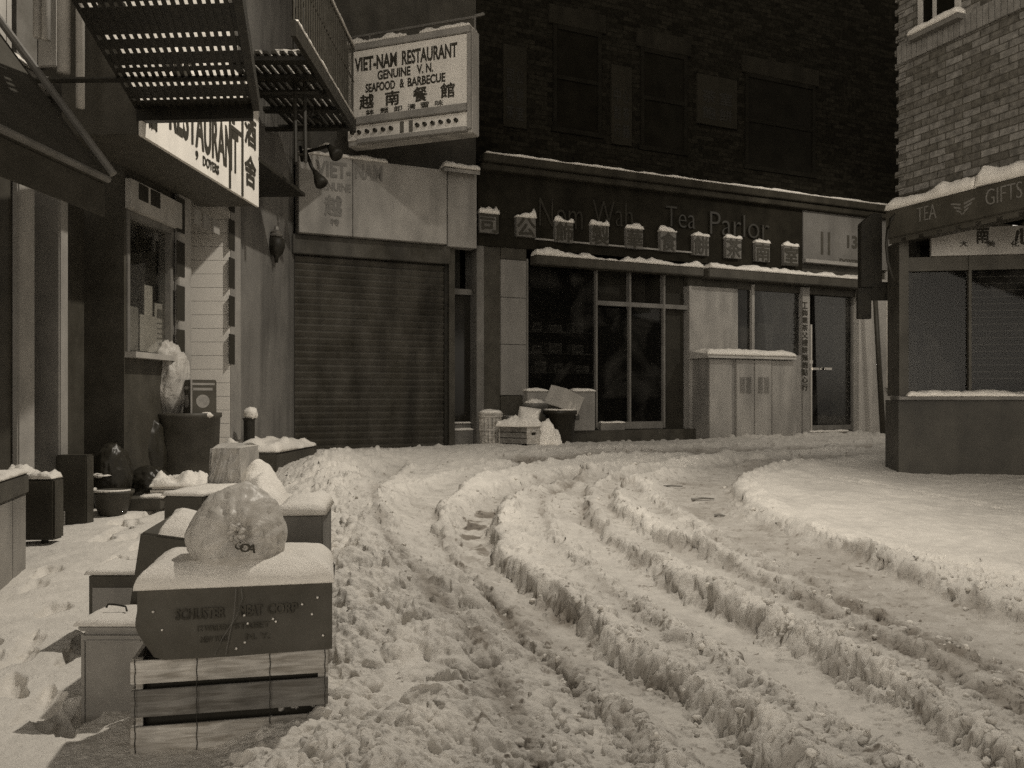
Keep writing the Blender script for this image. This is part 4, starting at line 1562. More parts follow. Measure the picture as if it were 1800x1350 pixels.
# entrance step with snow
mb = MB()
stp = [(wy(378), 0.0), ]
mb.box(WL, 9.55, 11.1, 0.0, 0.62, 0.1, 0.56)
es = build('entrance_step', mb, DARKM, lb, bevel=0.02)
mb = MB().snow(WL, 9.6, 11.05, 0.03, 0.61, 0.561, 0.08, seed=15, nx=60, amp=1.2, fq=3)
build('snow_cap', mb, M_SNOW, es, smooth=True)

# stub post on the entrance step
st = root('step_post', 'short dark post with a ball of snow on top at the entrance step', 'post', WL.pt(9.75, 0.25, 0.6))
c = WL.pt(9.75, 0.25, 0.60)
build('post', MB().lathe(c, [(0.085, 0), (0.085, 0.02), (0.06, 0.04), (0.06, 0.30), (0.075, 0.33), (0.0, 0.34)], 16), BLACK, st, smooth=False)
build('snow_cap', MB().blob(c + Vector((0.02, 0, 0.38)), (0.075, 0.075, 0.075), 3, 0.2, 5, 3), M_SNOW, st, smooth=True)

mb = MB().hexa([WL.pt(9.0, 0.051, 3.56), WL.pt(9.0, 0.62, 3.56), WL.pt(10.6, 0.62, 3.56), WL.pt(10.6, 0.051, 3.56)], [WL.pt(9.0, 0.051, 3.66), WL.pt(9.0, 0.62, 3.60), WL.pt(10.6, 0.62, 3.60), WL.pt(10.6, 0.051, 3.66)])
build('added_shade_slab', mb, BLACK, lb)  # slab added over the entrance to cast a slanting shadow on the tiles

# paper notices in the window
for k, (x0, x1, y0, y1, lab, g_) in enumerate([(226, 243, 537, 615, 'grey sheet standing in the left corner of the shop window', PALE2), (246, 273, 552, 617, 'pale sheet with a slanted top leaning in the middle of the shop window', PAPER),
                                               (254, 268, 500, 566, 'narrow white strip of paper raised in the middle of the shop window', PAPER), (272, 292, 532, 617, 'printed menu with a small picture in the right corner of the shop window', PAPER)]):
    d = -0.054 - 0.006 * k
    mb = MB().box(WL, wy(x0, d), wy(x1, d), d - 0.004, d, WL.z(x0, y1, d), WL.z(x0, y0, d))
    o = root('paper_notice', lab, 'notice', WL.pt(wy(x0), d, WL.z(x0, y1, d)), 'papers in the left shop window')
    build('sheet', mb, g_, o)
    if k == 3:
        mb = MB().box(WL, wy(x0 + 4, d), wy(x1 - 4, d), d + 0.0005, d + 0.002, WL.z(x0, y0 + 26, d), WL.z(x0, y0 + 10, d))
        for j in range(5):
            mb.box(WL, wy(x0 + 4, d), wy(x1 - 5 - j % 2, d), d + 0.0005, d + 0.002, WL.z(x0, y0 + 36 + j * 9, d), WL.z(x0, y0 + 34 + j * 9, d))
        build('print', mb, MID, o)

# RESTAURANT sign over the pavement
dS = 0.62
rs = root('restaurant_sign', 'long white box sign reading RESTAURANT 9 DOYERS over the left pavement', 'sign', WL.pt(wy(350, dS), dS, 3.1))
z0, z1 = 3.10, 4.25
ys0, ys1 = wy(250, dS), wy(455, dS)
mb = MB().box(WL, ys0, ys1, 0.0, dS - 0.03, z0, z1)
build('box', mb, mat('dark_sign_box', 0.07, 0.6, 0.2), rs, bevel=0.006)
mb = MB().box(WL, ys0, ys1, dS - 0.029, dS, z0 - 0.01, z1)
fc = build('face', mb, WHITE, rs, bevel=0.004)


def rsl(mb, t, px0, px1, za, zb, **k):
    letters(mb, t, WL, wy(px0, dS), wy(px1, dS), za, zb, dS + 0.001, th=0.006, **k)


mb = MB()
rsl(mb, 'RESTAURANT', 297, 418, 3.27, 3.66, bold=0.022)
rsl(mb, 'NG HOI', 292, 412, 3.72, 3.98, bold=0.03)
rsl(mb, '9', 343, 347.5, 3.165, 3.245, bold=0.02)
rsl(mb, 'DOYERS', 356, 384, 3.155, 3.24, bold=0.02)
rsl(mb, '酒', 430, 449, 3.64, 3.92, bold=0.05)
rsl(mb, '舍', 430, 449, 3.24, 3.54, bold=0.05)
rsl(mb, '福', 259, 275, 3.19, 3.50, bold=0.04)
build('lettering', mb, INK, fc)
mb = MB()
mb.box(WL, wy(402, dS), wy(405, dS), dS + 0.001, dS + 0.008, z0, z1)
mb.box(WL, wy(424, dS), wy(427, dS), dS + 0.001, dS + 0.008, z0, z1)
mb.box(WL, wy(405, dS), wy(424, dS), dS + 0.001, dS + 0.008, 3.66, 3.70)
build('seam', mb, INK, fc)

# sloping awning of the nearest shop
aw = root('canvas_awning', 'dark sloping canvas awning at the left edge above the pavement', 'awning', Vector((-2.6, 4.6, 2.4)))
A1, A0 = Vector((-3.05, 5.0, 3.35)), Vector((-2.32, 5.0, 2.36))
v = Vector((-0.065 * 2.6, -2.6, 0))
th = Vector((0.03, 0, 0.03))
mb = MB().hexa([A1, A0, A0 + v, A1 + v], [A1 + th, A0 + th, A0 + th + v, A1 + th + v])
build('canvas', mb, mat('dark_canvas', 0.055, 0.85, 0.3, 4, bump=0.2), aw)
mb = MB().tube([A1 + th * 2, A0 + th * 2], 0.022, 8)
mb.tube([A0 + th, A0 + th + v], 0.02, 8)
mb.tube([A1 + th * 2 + Vector((-0.4, 0, 0.5)), A1 + th * 2], 0.022, 8)
build('awning_bar', mb, MID, aw)
dr_ = Vector((0, 0, -0.18))
mb = MB().hexa([A0 + dr_, A0 + v + dr_, A0 + v + dr_ + Vector((0.012, 0, 0)), A0 + dr_ + Vector((0.012, 0, 0))], [A0, A0 + v, A0 + v + Vector((0.012, 0, 0)), A0 + Vector((0.012, 0, 0))])
build('valance', mb, mat('dark_canvas', 0.055), aw)

# ------------------------------------------------------------------ fire escape
fe = root('fire_escape', 'farther iron fire escape with a barred railing beside the hanging sign', 'fire escape', Vector((-3.0, 8.6, 4.55)))


def slats(mb, o, u, w, L, n, pitch, z, wd=0.040, t=0.03):
    """n flat bars of length L running along w, spaced along u"""
    for k in range(n):
        c = Vector(o) + u * (k * pitch)
        a = u * wd * 0.5
        b0, b1 = c, c + w * L
        lo, hi = Vector((0, 0, z)), Vector((0, 0, z + t))
        mb.hexa([b0 - a + lo, b0 + a + lo, b1 + a + lo, b1 - a + lo], [b0 - a + hi, b0 + a + hi, b1 + a + hi, b1 - a + hi])


u1, w1 = Vector((1, -0.10, 0)).normalized(), Vector((-0.29, 0.957, 0)).normalized()
zF = 4.5
nf = root('fire_escape', 'nearer iron fire escape with rows of snow showing through its dark floor', 'fire escape', Vector((-2.4, 5.4, 3.3)))
zN = 3.30


def ynear(py):
    return (zN - CZ) * F / (700 - py)


# rows of openings: photo row, height of the opening in rows, left and right photo columns at that row
gaps = [(-48, 10, 128, 395), (6, 9, 146, 412), (63, 9, 168, 428), (88, 9, 178, 442), (115, 5, 205, 380), (138, 26, 238, 384), (150, 9, 370, 438), (173, 4, 242, 428)]
edges = []
for (py, hh, xl, xr) in gaps:
    edges.append((ynear(py - hh / 2), ynear(py + hh / 2)))
tilt = -0.07


def nf_pt(x, y, z):
    return Vector((x - 0.235 * (y - 5.4), y + tilt * (x + 2.1), z))


XL, XR = -2.52, -1.64
cuts = [ynear(-110)]
bands = []
e2 = sorted(edges[:5] + [edges[5]] + [edges[7]])
prev = ynear(-120)
for (ya, yb) in e2:
    bands.append((prev, ya))
    prev = yb
bands.append((prev, ynear(186)))
for (ya, yb) in bands:
    mb = MB()
    n_ = max(1, int((XR - XL) / 3))
    mb.hexa([nf_pt(XL, ya, zN), nf_pt(XR, ya, zN), nf_pt(XR, yb, zN), nf_pt(XL, yb, zN)], [nf_pt(XL, ya, zN + 0.004), nf_pt(XR, ya, zN + 0.004), nf_pt(XR, yb, zN + 0.004), nf_pt(XL, yb, zN + 0.004)])
    build('floor_plate', mb, BLACK, nf)
mb = MB()
n_ = 19
for k in range(n_):
    x = XL + (XR - XL) * k / (n_ - 1)
    wv = 0.014
    lean = 0.0
    y0_, y1_ = ynear(-120), ynear(186)
    pts_ = [(x - wv, y0_), (x + wv, y0_), (x + wv, y1_), (x - wv, y1_)]
    pts_ = [(px_ + lean * (py_ - 5.4) * 0.55, py_) for px_, py_ in pts_]
    mb.hexa([nf_pt(a_, b_, zN - 0.006) for a_, b_ in pts_], [nf_pt(a_, b_, zN - 0.001) for a_, b_ in pts_])
build('floor_bars', mb, BLACK, nf)
vs, fsx = [], []
nu, nw = 160, 150
y0_, y1_ = ynear(-115), ynear(184)
for j in range(nw + 1):
    for i in range(nu + 1):
        x = XL + 0.03 + (XR - XL - 0.06) * i / nu
        y = y0_ + (y1_ - y0_) * j / nw
        vs.append(nf_pt(x, y, zN + 0.006 + 0.012 * abs(mnoise.noise(Vector((x * 5, y * 5, 1))))))
for j in range(nw):
    for i in range(nu):
        p = vs[j * (nu + 1) + i]
        if mnoise.noise(Vector((p.x * 7, p.y * 3, 7.7))) > -0.36:
            a_ = j * (nu + 1) + i
            fsx.append((a_, a_ + 1, a_ + nu + 2, a_ + nu + 1))
mb = MB()
mb.add(vs, fsx)
build('floor_snow', mb, M_THIN_SNOW, nf, smooth=True)
mb = MB()
y_ = ynear(186)
mb.hexa([nf_pt(XL, y_, zN - 0.10), nf_pt(XR, y_, zN - 0.10), nf_pt(XR, y_ + 0.07, zN - 0.10), nf_pt(XL, y_ + 0.07, zN - 0.10)], [nf_pt(XL, y_, zN + 0.12), nf_pt(XR, y_, zN + 0.12), nf_pt(XR, y_ + 0.07, zN + 0.12), nf_pt(XL, y_ + 0.07, zN + 0.12)])
build('end_beam', mb, BLACK, nf)
mb = MB()
y0_, y1_ = ynear(-120), ynear(186)
mb.hexa([nf_pt(XR, y0_, zN - 0.05), nf_pt(XR + 0.05, y0_, zN - 0.05), nf_pt(XR + 0.05, y1_, zN - 0.05), nf_pt(XR, y1_, zN - 0.05)], [nf_pt(XR, y0_, zN + 0.06), nf_pt(XR + 0.05, y0_, zN + 0.06), nf_pt(XR + 0.05, y1_, zN + 0.06), nf_pt(XR, y1_, zN + 0.06)])
build('edge_beam', mb, BLACK, nf)
for y in (4.5, 5.9):
    w_ = WL.pt(y, -0.8, zN - 0.02)
    mb = MB().tube([w_, nf_pt(XR, y, zN - 0.02)], 0.02, 6)
    build('bracket', mb, BLACK, nf)
# second, further floor panel with bars along the street
o2 = Vector((-2.92, 8.9, 0))
u2, w2_ = Vector((1, 0.0, 0)), Vector((0.045, 1, 0)).normalized()
mb = MB()
slats(mb, o2, u2, w2_, 2.4, 10, 0.085, zF + 0.13, wd=0.048)
for t in (0.05, 0.55, 1.05, 1.6, 2.3):
    mb.box(WORLD, o2.x - 0.05, o2.x + 0.85, -(o2.y + t + 0.13), -(o2.y + t), zF + 0.08, zF + 0.127)
build('slatted_floor', mb, BLACK, fe)
vs, fsx = [], []
nu, nw = 80, 160
for j in range(nw + 1):
    for i in range(nu + 1):
        p = o2 + u2 * (-0.04 + 0.84 * i / nu) + w2_ * (2.4 * j / nw)
        vs.append(p + Vector((0, 0, zF + 0.164 + 0.025 * abs(mnoise.noise(p * 6)))))
for j in range(nw):
    for i in range(nu):
        p = vs[j * (nu + 1) + i]
        if mnoise.noise(Vector((p.x * 9, p.y * 2.0, 2.3))) > 0.02:
            a_ = j * (nu + 1) + i
            fsx.append((a_, a_ + 1, a_ + nu + 2, a_ + nu + 1))
mb = MB()
mb.add(vs, fsx)
build('floor_snow', mb, M_THIN_SNOW, fe, smooth=True)
# street side railing: lower beam, top rail, balusters
r0, r1 = Vector((-2.06, 8.2, zF + 0.12)), Vector((-2.03, 11.2, zF + 0.12))
mb = MB()
hx = Vector((0.05, 0, 0))
mb.hexa([r0 + Vector((0, 0, -0.10)), r0 + hx + Vector((0, 0, -0.10)), r1 + hx + Vector((0, 0, -0.10)), r1 + Vector((0, 0, -0.10))],
        [r0 + Vector((0, 0, 0.05)), r0 + hx + Vector((0, 0, 0.05)), r1 + hx + Vector((0, 0, 0.05)), r1 + Vector((0, 0, 0.05))])
build('edge_beam', mb, BLACK, fe)
mb = MB().tube([r0 + Vector((0.02, 0, 0.96)), r1 + Vector((0.02, 0, 0.96))], 0.016, 6)
mb.tube([r0 + Vector((0.02, 0, 0.55)), r1 + Vector((0.02, 0, 0.55))], 0.010, 6)
k = 0
while k < 30:
    p = r0.lerp(r1, (k + 0.5) / 30)
    mb.tube([p + Vector((0.02, 0, 0.05)), p + Vector((0.02, 0, 0.96))], 0.008, 5)
    k += 1
mb.tube([r1 + Vector((0, 0, 0.96)), r1 + Vector((-0.85, 0, 0.96))], 0.014, 6)
for k in range(9):
    p = r1 + Vector((-0.09 * k, 0, 0))
    mb.tube([p, p + Vector((0, 0, 0.96))], 0.008, 5)
build('railing', mb, mat('worn_iron', 0.07, 0.4, 0.3, 8, metal=0.3), fe)
fw = Frame((r0.x, r0.y), (r1 - r0)[:2], (1, 0))
mb = MB().snow(fw, 0.05, 2.95, 0.0, 0.055, zF + 0.171, 0.03, seed=66, nx=120, amp=0.9, fq=4)
mb.snow(fw, 0.05, 2.95, 0.005, 0.04, zF + 0.12 + 0.972, 0.02, seed=69, nx=120, amp=1.0, fq=4)
build('snow_cap', mb, M_SNOW, fe, smooth=True)
# drop ladder hanging down at the near corner of the balcony
mb = MB()
for x in (516, 533):
    mb.tube([P(x, -60, 9.6), P(x + 4, 285, 9.6)], 0.022, 6)
for k in range(13):
    mb.tube([P(516, -40 + k * 26, 9.6), P(533, -40 + k * 26, 9.6)], 0.012, 5)
build('drop_ladder', mb, BLACK, fe)
# wall brackets
mb = MB()
for y in (9.6, 10.9):
    a_ = WL.pt(y, -0.8, zF - 0.02)
    mb.tube([a_, Vector((-2.1, y, zF - 0.02))], 0.03, 6)
    mb.tube([WL.pt(y, -0.80, zF + 1.2), Vector((-2.3, y, zF + 0.02))], 0.014, 6)
build('bracket', mb, BLACK, fe)

# gooseneck lamps at the corner of the name panel
for (pts, shade, lab) in [([P(528, 258, 11.1), P(531, 282, 11.0), P(536, 262, 10.9), P(547, 292, 10.8), P(552, 300, 10.8)], (P(553, 301, 10.8), P(567, 326, 10.75)), 'dark gooseneck lamp with a round shade hanging in front of the faded panel'),
                          ([P(530, 268, 11.1), P(560, 262, 11.0), P(574, 257, 10.9), P(579, 258, 10.9)], (P(578, 257, 10.9), P(594, 275, 10.8)), 'small gooseneck lamp with snow on its arm above the faded panel')]:
    t = root('gooseneck_lamp', lab, 'lamp', pts[0], 'unlit sign lamps')
    build('arm', MB().tube(pts, 0.022, 8), BLACK, t, smooth=True)
    ax = shade[1] - shade[0]
    L = ax.length
    build('lamp_shade', MB().lathe(shade[0], [(0.03, 0), (0.04, L * 0.25), (0.075, L * 0.65), (0.085, L * 0.9), (0.06, L), (0, L * 0.98)], 16, axis=ax), BLACK, t, smooth=True)
    if 'snow' in lab:
        mb = MB().tube([q + Vector((0, 0, 0.03)) for q in pts[1:]], 0.018, 8)
        build('snow_cap', mb, M_SNOW, t, smooth=True)

# drain pipe and wall lantern at the corner
c = FA.pt(FA.s(489, 0.25), 0.2, 0)
dp = root('drain_pipe', 'pale drain pipe running down the corner beside the shutter', 'pipe', c + Vector((0, 0, 0.4)))
build('pipe', MB().tube([c + Vector((0, 0, 0.3)), c + Vector((0, 0, 2.4)), c + Vector((0, 0, 4.6))], 0.05, 12), PALE, dp, smooth=True)
mb = MB()
for z in (1.0, 1.9, 3.4):
    mb.lathe(c + Vector((0, 0, z)), [(0.052, 0), (0.062, 0.005), (0.062, 0.06), (0.052, 0.065)], 12)
build('pipe_collar', mb, MID, dp)
c = P(486, 428, 11.1)
wl = root('wall_lantern', 'dark rounded lantern with a pale ribbed cap fixed on the drain pipe corner', 'lantern', c)
build('globe', MB().lathe(c + Vector((0, 0, -0.12)), [(0.02, -0.12), (0.03, -0.05), (0.08, 0.0), (0.105, 0.08), (0.10, 0.17), (0.06, 0.2)], 18), BLACK, wl, smooth=True)
build('cap', MB().lathe(c + Vector((0, 0, 0.08)), [(0.07, 0), (0.085, 0.02), (0.06, 0.045), (0.07, 0.065), (0.035, 0.09), (0.03, 0.13), (0.0, 0.15)], 18), METAL, wl, smooth=False)

# ------------------------------------------------------------------ tea and gift shop on the right
tea = root('tea_gift_shop', 'brick corner shop with a snow topped TEA and GIFTS fascia at the right edge', 'building', TE.pt(0.5, 0, 0.3))
zfa = 3.24
mb = MB().box(TE, 0.0, 9.0, -4.0, -0.301, zfa - 0.02, zfa + 0.058)
build('soffit', mb, DARKM, tea)
mb = MB().box(TE, 0.0, 9.0, -4.0, 0.0, zfa + 0.06, 9.5)
# toothed corner bricks
for k in range(60):
    z = zfa + 0.08 + k * 0.152
    if z > 9.3:
        break
    jt = random.uniform(-0.015, 0.015)
    mb.box(TE, -0.028 + jt, 0.10 + jt, -0.10, 0.014, z, z + 0.066)
tw = build('wall', mb, M_BRICK, tea, uvf=TE)
# soldier course and stone band under the upper window
zc_ = TE.z(1581, 96)
mb = MB()
s = 0.0
while s < 3.2:
    mb.box(TE, s + 0.004, s + 0.066, -0.05, 0.03, zc_ - 0.12, zc_ + 0.09)
    s += 0.07
build('soldier_course', mb, mat('soldier_brick', 0.20, 0.85, 0.3, 9, bump=0.3), tea, bevel=0.004)
# upper window
s0, s1 = TE.s(1618), TE.s(1690)
mb = MB()
zs_ = zc_ + 0.10
for (a, b_, c_, d_) in [(s0, s0 + 0.05, zs_, zs_ + 2.0), (s1 - 0.05, s1, zs_, zs_ + 2.0), (s0 + 0.05, s1 - 0.05, zs_ + 0.36, zs_ + 0.42), (s0 + 0.20, s0 + 0.23, zs_, zs_ + 0.36)]:
    mb.box(TE, a, b_, 0.002, 0.04, c_, d_)
uw = build('upper_window', mb, PALE, tea)
mb = MB().box(TE, s0 + 0.05, s1 - 0.05, 0.002, 0.012, zs_, zs_ + 2.0)
build('pane', mb, mat('black_glass', 0.012), uw)
mb = MB().box(TE, s0 - 0.05, s1 + 0.06, 0.0, 0.12, zs_ - 0.06, zs_ - 0.005)
us = build('upper_sill', mb, MID, uw)
mb = MB().snow(TE, s0 - 0.05, s1 + 0.05, 0.01, 0.13, zs_ - 0.004, 0.085, seed=71, nx=40, amp=0.3)
build('snow_cap', mb, M_SNOW, us, smooth=True)
# fascia
mb = MB().box(TE, -0.03, 9.0, -0.3, 0.16, zfa - 0.31, zfa)
fs2 = build('fascia', mb, mat('dark_fascia', 0.06, 0.5, 0.25, 4, grime=0.3), tea, bevel=0.008)
mb = MB().box(TE, -0.02, 9.0, 0.0, 0.04, zfa + 0.001, zfa + 0.16)
build('flashing', mb, DARKM, tea)
mb = MB().snow(TE, 0.0, 1.15, 0.041, 0.19, zfa + 0.001, 0.14, seed=73, nx=60, amp=0.35, fq=2.4)
mb.snow(TE, 1.18, 6.0, 0.041, 0.19, zfa + 0.001, 0.17, seed=79, nx=120, amp=0.4, fq=2.4)
build('snow_cap', mb, M_SNOW, fs2, smooth=True)
dF = 0.161
build('lettering', letters_px(MB(), 'TEA', TE, 1612, 366, 1646, 391, dF, bold=-0.012), mat('dull_gilt', 0.15, 0.6, 0.3, 8), fs2)
build('lettering', letters_px(MB(), 'GIFTS', TE, 1733, 334, 1797, 362, dF, bold=-0.012), mat('dull_gilt', 0.15), fs2)
# winged emblem between the words
mb = MB()
cs, cz_ = TE.at(1692, 365, dF)
for sgn in (-1, 1):
    for k in range(3):
        a_ = cs + sgn * 0.02
        b_ = cs + sgn * (0.14 - 0.035 * k)
        z_ = cz_ + 0.045 - 0.04 * k
        mb.prism(TE, [(a_, z_ - 0.02), (b_, z_ + 0.01), (b_, z_ + 0.028), (a_, z_ + 0.0)], dF, dF + 0.004)
    mb.prism(TE, [(cs + sgn * 0.012, cz_ - 0.075), (cs + sgn * 0.03, cz_ - 0.045), (cs + sgn * 0.022, cz_ - 0.04), (cs, cz_ - 0.065)], dF, dF + 0.004)
build('emblem', mb, mat('dull_gilt', 0.26), fs2)
# lower storefront
zsill = CZ + 0.02
mb = MB().box(T2, 0.0, 6.0, -0.6, 0.0, 0.0, zsill - 0.04)
build('lower_wall', mb, mat('dark_marble', 0.045, 0.45, 0.4, 3, grime=0.3), tea)
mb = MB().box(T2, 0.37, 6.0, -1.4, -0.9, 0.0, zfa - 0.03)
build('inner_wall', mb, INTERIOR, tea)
mb = MB()
mb.box(T2, 0.0, 0.10, -0.5, 0.03, zsill + 0.005, zfa - 0.31)
build('corner_pier', mb, DARKM, tea)
mb = MB().box(T2, 0.32, 0.36, -0.9, -0.5, zsill - 0.04, zfa - 0.02)
build('side_partition', mb, INTERIOR, tea)
mb = MB().box(T2, -0.02, 6.0, -0.3, 0.10, zsill - 0.039, zsill)
ws = build('window_sill', mb, MID, tea, bevel=0.006)
mb = MB().snow(T2, 0.08, 4.0, -0.14, 0.11, zsill + 0.001, 0.05, seed=81, nx=100, amp=0.8, fq=3)
build('snow_cap', mb, M_SNOW, ws, smooth=True)
mb = MB()
zt2 = T2.z(1700, 449)
mb.box(T2, T2.s(1703), T2.s(1708), -0.14, 0.0, zsill + 0.002, zfa - 0.31)
mb.box(T2, 0.11, 6.0, -0.12, -0.02, zt2 - 0.16, zt2 - 0.004)
wq = build('shop_window', mb, DARKM, tea)
mb = MB().box(T2, 0.11, T2.s(1702), -0.06, -0.052, zsill + 0.01, zt2 - 0.17)
mb.box(T2, T2.s(1709), 6.0, -0.06, -0.052, zsill + 0.01, zt2 - 0.17)
build('pane', mb, M_GLASS, wq)
# blind behind the right hand pane
mb = MB()
zb2 = T2.z(1720, 672)
k = 0
z = zt2 - 0.22
while z > zb2:
    mb.box(T2, T2.s(1709), 6.0, -0.20, -0.13, z - 0.007, z)
    z -= 0.076
build('blind_slat', mb, PALE, wq)
mb = MB().box(T2, T2.s(1709), 6.0, -0.22, -0.205, zb2, zt2 - 0.18)
build('slatted_blind', mb, mat('dark_blind', 0.03, 0.8, 0.2, 3, spec=0.05), wq)
# white sign above the window
mb = MB().box(T2, T2.s(1636), 6.0, -0.03, 0.03, zt2, zfa - 0.2)
ss = build('shop_sign', mb, PALE, tea)
mb = MB()
letters_px(mb, '南', T2, 1716, 399, 1738, 428, 0.031, bold=0.03)
letters_px(mb, '心', T2, 1784, 392, 1822, 430, 0.031, bold=0.03)
for ch, x in (('大', 1694), ('美', 1742), ('化', 1784)):
    letters_px(mb, ch, T2, x - 7, 424, x + 7, 434, 0.031)
build('lettering', mb, INK, ss)
# scalloped canvas valance under the fascia
mb = MB()
s = 0.0
zv = zfa - 0.31
while s < 5:
    mb.box(TE, s, s + 0.16, 0.12, 0.135, zv - 0.06, zv - 0.001)
    mb.box(TE, s + 0.16, s + 0.24, 0.12, 0.135, zv - 0.02, zv - 0.001)
    s += 0.24
build('valance', mb, DARKM, tea)
# cable bowing out from the fascia corner
mb = MB()
pts = [P(1578, 372, 9.75), P(1566, 385, 9.75), P(1560, 405, 9.75), P(1558, 430, 9.75), P(1561, 460, 9.75), P(1568, 485, 9.75), P(1577, 500, 9.8)]
mb.tube(pts, 0.018, 8)
build('bracket', mb, BLACK, tea, smooth=True)
# uneven grey sheet added inside the left pane to imitate reflections in the glass
vs, fsx = [], []
for j in range(25):
    for i in range(41):
        u, w = i / 40, j / 24
        top_ = zsill + 0.55 + 0.45 * mnoise.noise(Vector((u * 3.0, 2.2, 0.4))) + 0.25 * (u < 0.25)
        p = T2.pt(0.13 + 0.52 * u, -0.22 + 0.035 * math.sin(u * 23 + 2 * mnoise.noise(Vector((u * 5, w * 2, 1)))) + 0.02 * w, zsill - 0.03 + (top_ - zsill) * w)
        vs.append(p)
for j in range(24):
    for i in range(40):
        a_ = j * 41 + i
        fsx.append((a_, a_ + 1, a_ + 42, a_ + 41))
mb = MB()
mb.add(vs, fsx)
build('reflection_cloth', mb, mat('reflection_grey', 0.16, 0.85, 0.35, 4, grime=0.3), wq, smooth=True)
# goods in the left pane
for k, (x, w, h, lab) in enumerate([(1630, 26, 0.62, 'tall pale vase shape behind the left pane of the tea shop'), (1668, 22, 0.42, 'smaller grey vase shape near the middle post of the tea shop window')]):
    c = T2.pt(T2.s(x, -0.5), -0.5, zsill - 0.03)
    t = root('display_vase', lab, 'vase', c, 'vases in the tea shop window')
    build('vase', MB().lathe(c, [(0.06, 0), (0.11, 0.1 * h), (0.13, 0.35 * h), (0.09, 0.6 * h), (0.05, 0.75 * h), (0.06, 0.9 * h), (0.07, h), (0.05, h)], 20), PALE2, t, smooth=True)

# dark projecting sign beside the tea shop, on an arm, with a thin post
ps = root('projecting_sign', 'black upright box sign standing out in front of the pale corner pier', 'sign', P(1533, 520, 10.6))
mb = MB().prism(WORLD, [(P(1514, 0, 10.6).x, P(0, 505, 10.6).z), (P(1551, 0, 10.6).x, P(0, 505, 10.6).z), (P(1551, 0, 10.6).x, P(0, 376, 10.6).z), (P(1535, 0, 10.6).x, P(0, 374, 10.6).z), (P(1514, 0, 10.6).x, P(0, 392, 10.6).z)], -10.72, -10.6)
build('box', mb, BLACK, ps, bevel=0.008)
mb = MB().box(WORLD, P(1534, 0, 10.6).x, 4.6, -10.70, -10.62, P(0, 527, 10.6).z, P(0, 495, 10.6).z)
mb.box(WORLD, P(1510, 0, 10.6).x, P(1534, 0, 10.6).x, -10.69, -10.63, P(0, 560, 10.6).z, P(0, 506, 10.6).z)
build('arm', mb, BLACK, ps, bevel=0.006)
po = root('leaning_post', 'thin dark post leaning against the pale corner pier under the black box sign', 'post', FA.pt(FA.s(1552, .4), 0.4, 0.4))
mb = MB().tube([P(1553, 775, 15.9), P(1537, 500, 15.9)], 0.052, 10, 0.04)
build('pole', mb, mat('post_paint', 0.05, 0.5, 0.2), po, smooth=True)

# ------------------------------------------------------------------ rubbish by the tea parlour door
def wbox(c, sx, sy, sz, rz=0.0, tilt=(0, 0)):
    """corner lists of a turned and tilted box standing on point c"""
    m = Matrix.Rotation(rz, 3, 'Z') @ Matrix.Rotation(tilt[0], 3, 'X') @ Matrix.Rotation(tilt[1], 3, 'Y')
    q = lambda x, y, z: Vector(c) + m @ Vector((x, y, z))
    b = [q(-sx / 2, -sy / 2, 0), q(sx / 2, -sy / 2, 0), q(sx / 2, sy / 2, 0), q(-sx / 2, sy / 2, 0)]
    t = [q(-sx / 2, -sy / 2, sz), q(sx / 2, -sy / 2, sz), q(sx / 2, sy / 2, sz), q(-sx / 2, sy / 2, sz)]
    return b, t


class OFrame(Frame):
    """local frame of a turned object: s to its right, d towards its front"""
    def __init__(self, c, rz):
        self.o = Vector((c[0], c[1], 0))
        self.e = Vector((math.cos(rz), math.sin(rz), 0))
        self.n = Vector((math.sin(rz), -math.cos(rz), 0))


def stand(px, Y):
    x = (px - 900) / F * Y
    return Vector((x, Y, gz(x, Y)))


# bushel basket
c = stand(862, 12.55)
bs = root('bushel_basket', 'round slatted wooden bushel basket with snow on its lid beside the side door', 'basket', c)
mb = MB()
ns_, rb, rt, hb = 18, 0.145, 0.168, 0.47
for k in range(ns_):
    a0, a1 = 2 * math.pi * (k + 0.08) / ns_, 2 * math.pi * (k + 0.92) / ns_
    bot, top = [], []
    for r_, L in ((rb, bot), (rt, top)):
        z = 0 if L is bot else hb
        for (aa, rr) in ((a0, r_), (a1, r_), (a1, r_ - 0.012), (a0, r_ - 0.012)):
            L.append(c + Vector((rr * math.cos(aa), rr * math.sin(aa), z)))
    mb.hexa(bot, top)
build('slats', mb, WOOD, bs)
mb = MB()
for z, r_ in ((0.03, rb + 0.004), (0.24, (rb + rt) / 2 + 0.004), (hb - 0.04, rt + 0.004)):
    mb.lathe(c + Vector((0, 0, z)), [(r_ - 0.004, 0), (r_ + 0.005, 0.002), (r_ + 0.006, 0.03), (r_ - 0.004, 0.033)], 24)
build('hoop', mb, WOOD, bs)
build('lid', MB().lathe(c + Vector((0, 0, hb)), [(rt + 0.012, 0), (rt + 0.012, 0.02), (0, 0.025)], 24), WOOD, bs)
build('snow_cap', MB().blob(c + Vector((0, 0, hb + 0.022)), (rt, rt, 0.05), 3, 0.2, 5, 2, squash=0.0), M_SNOW, bs, smooth=True)

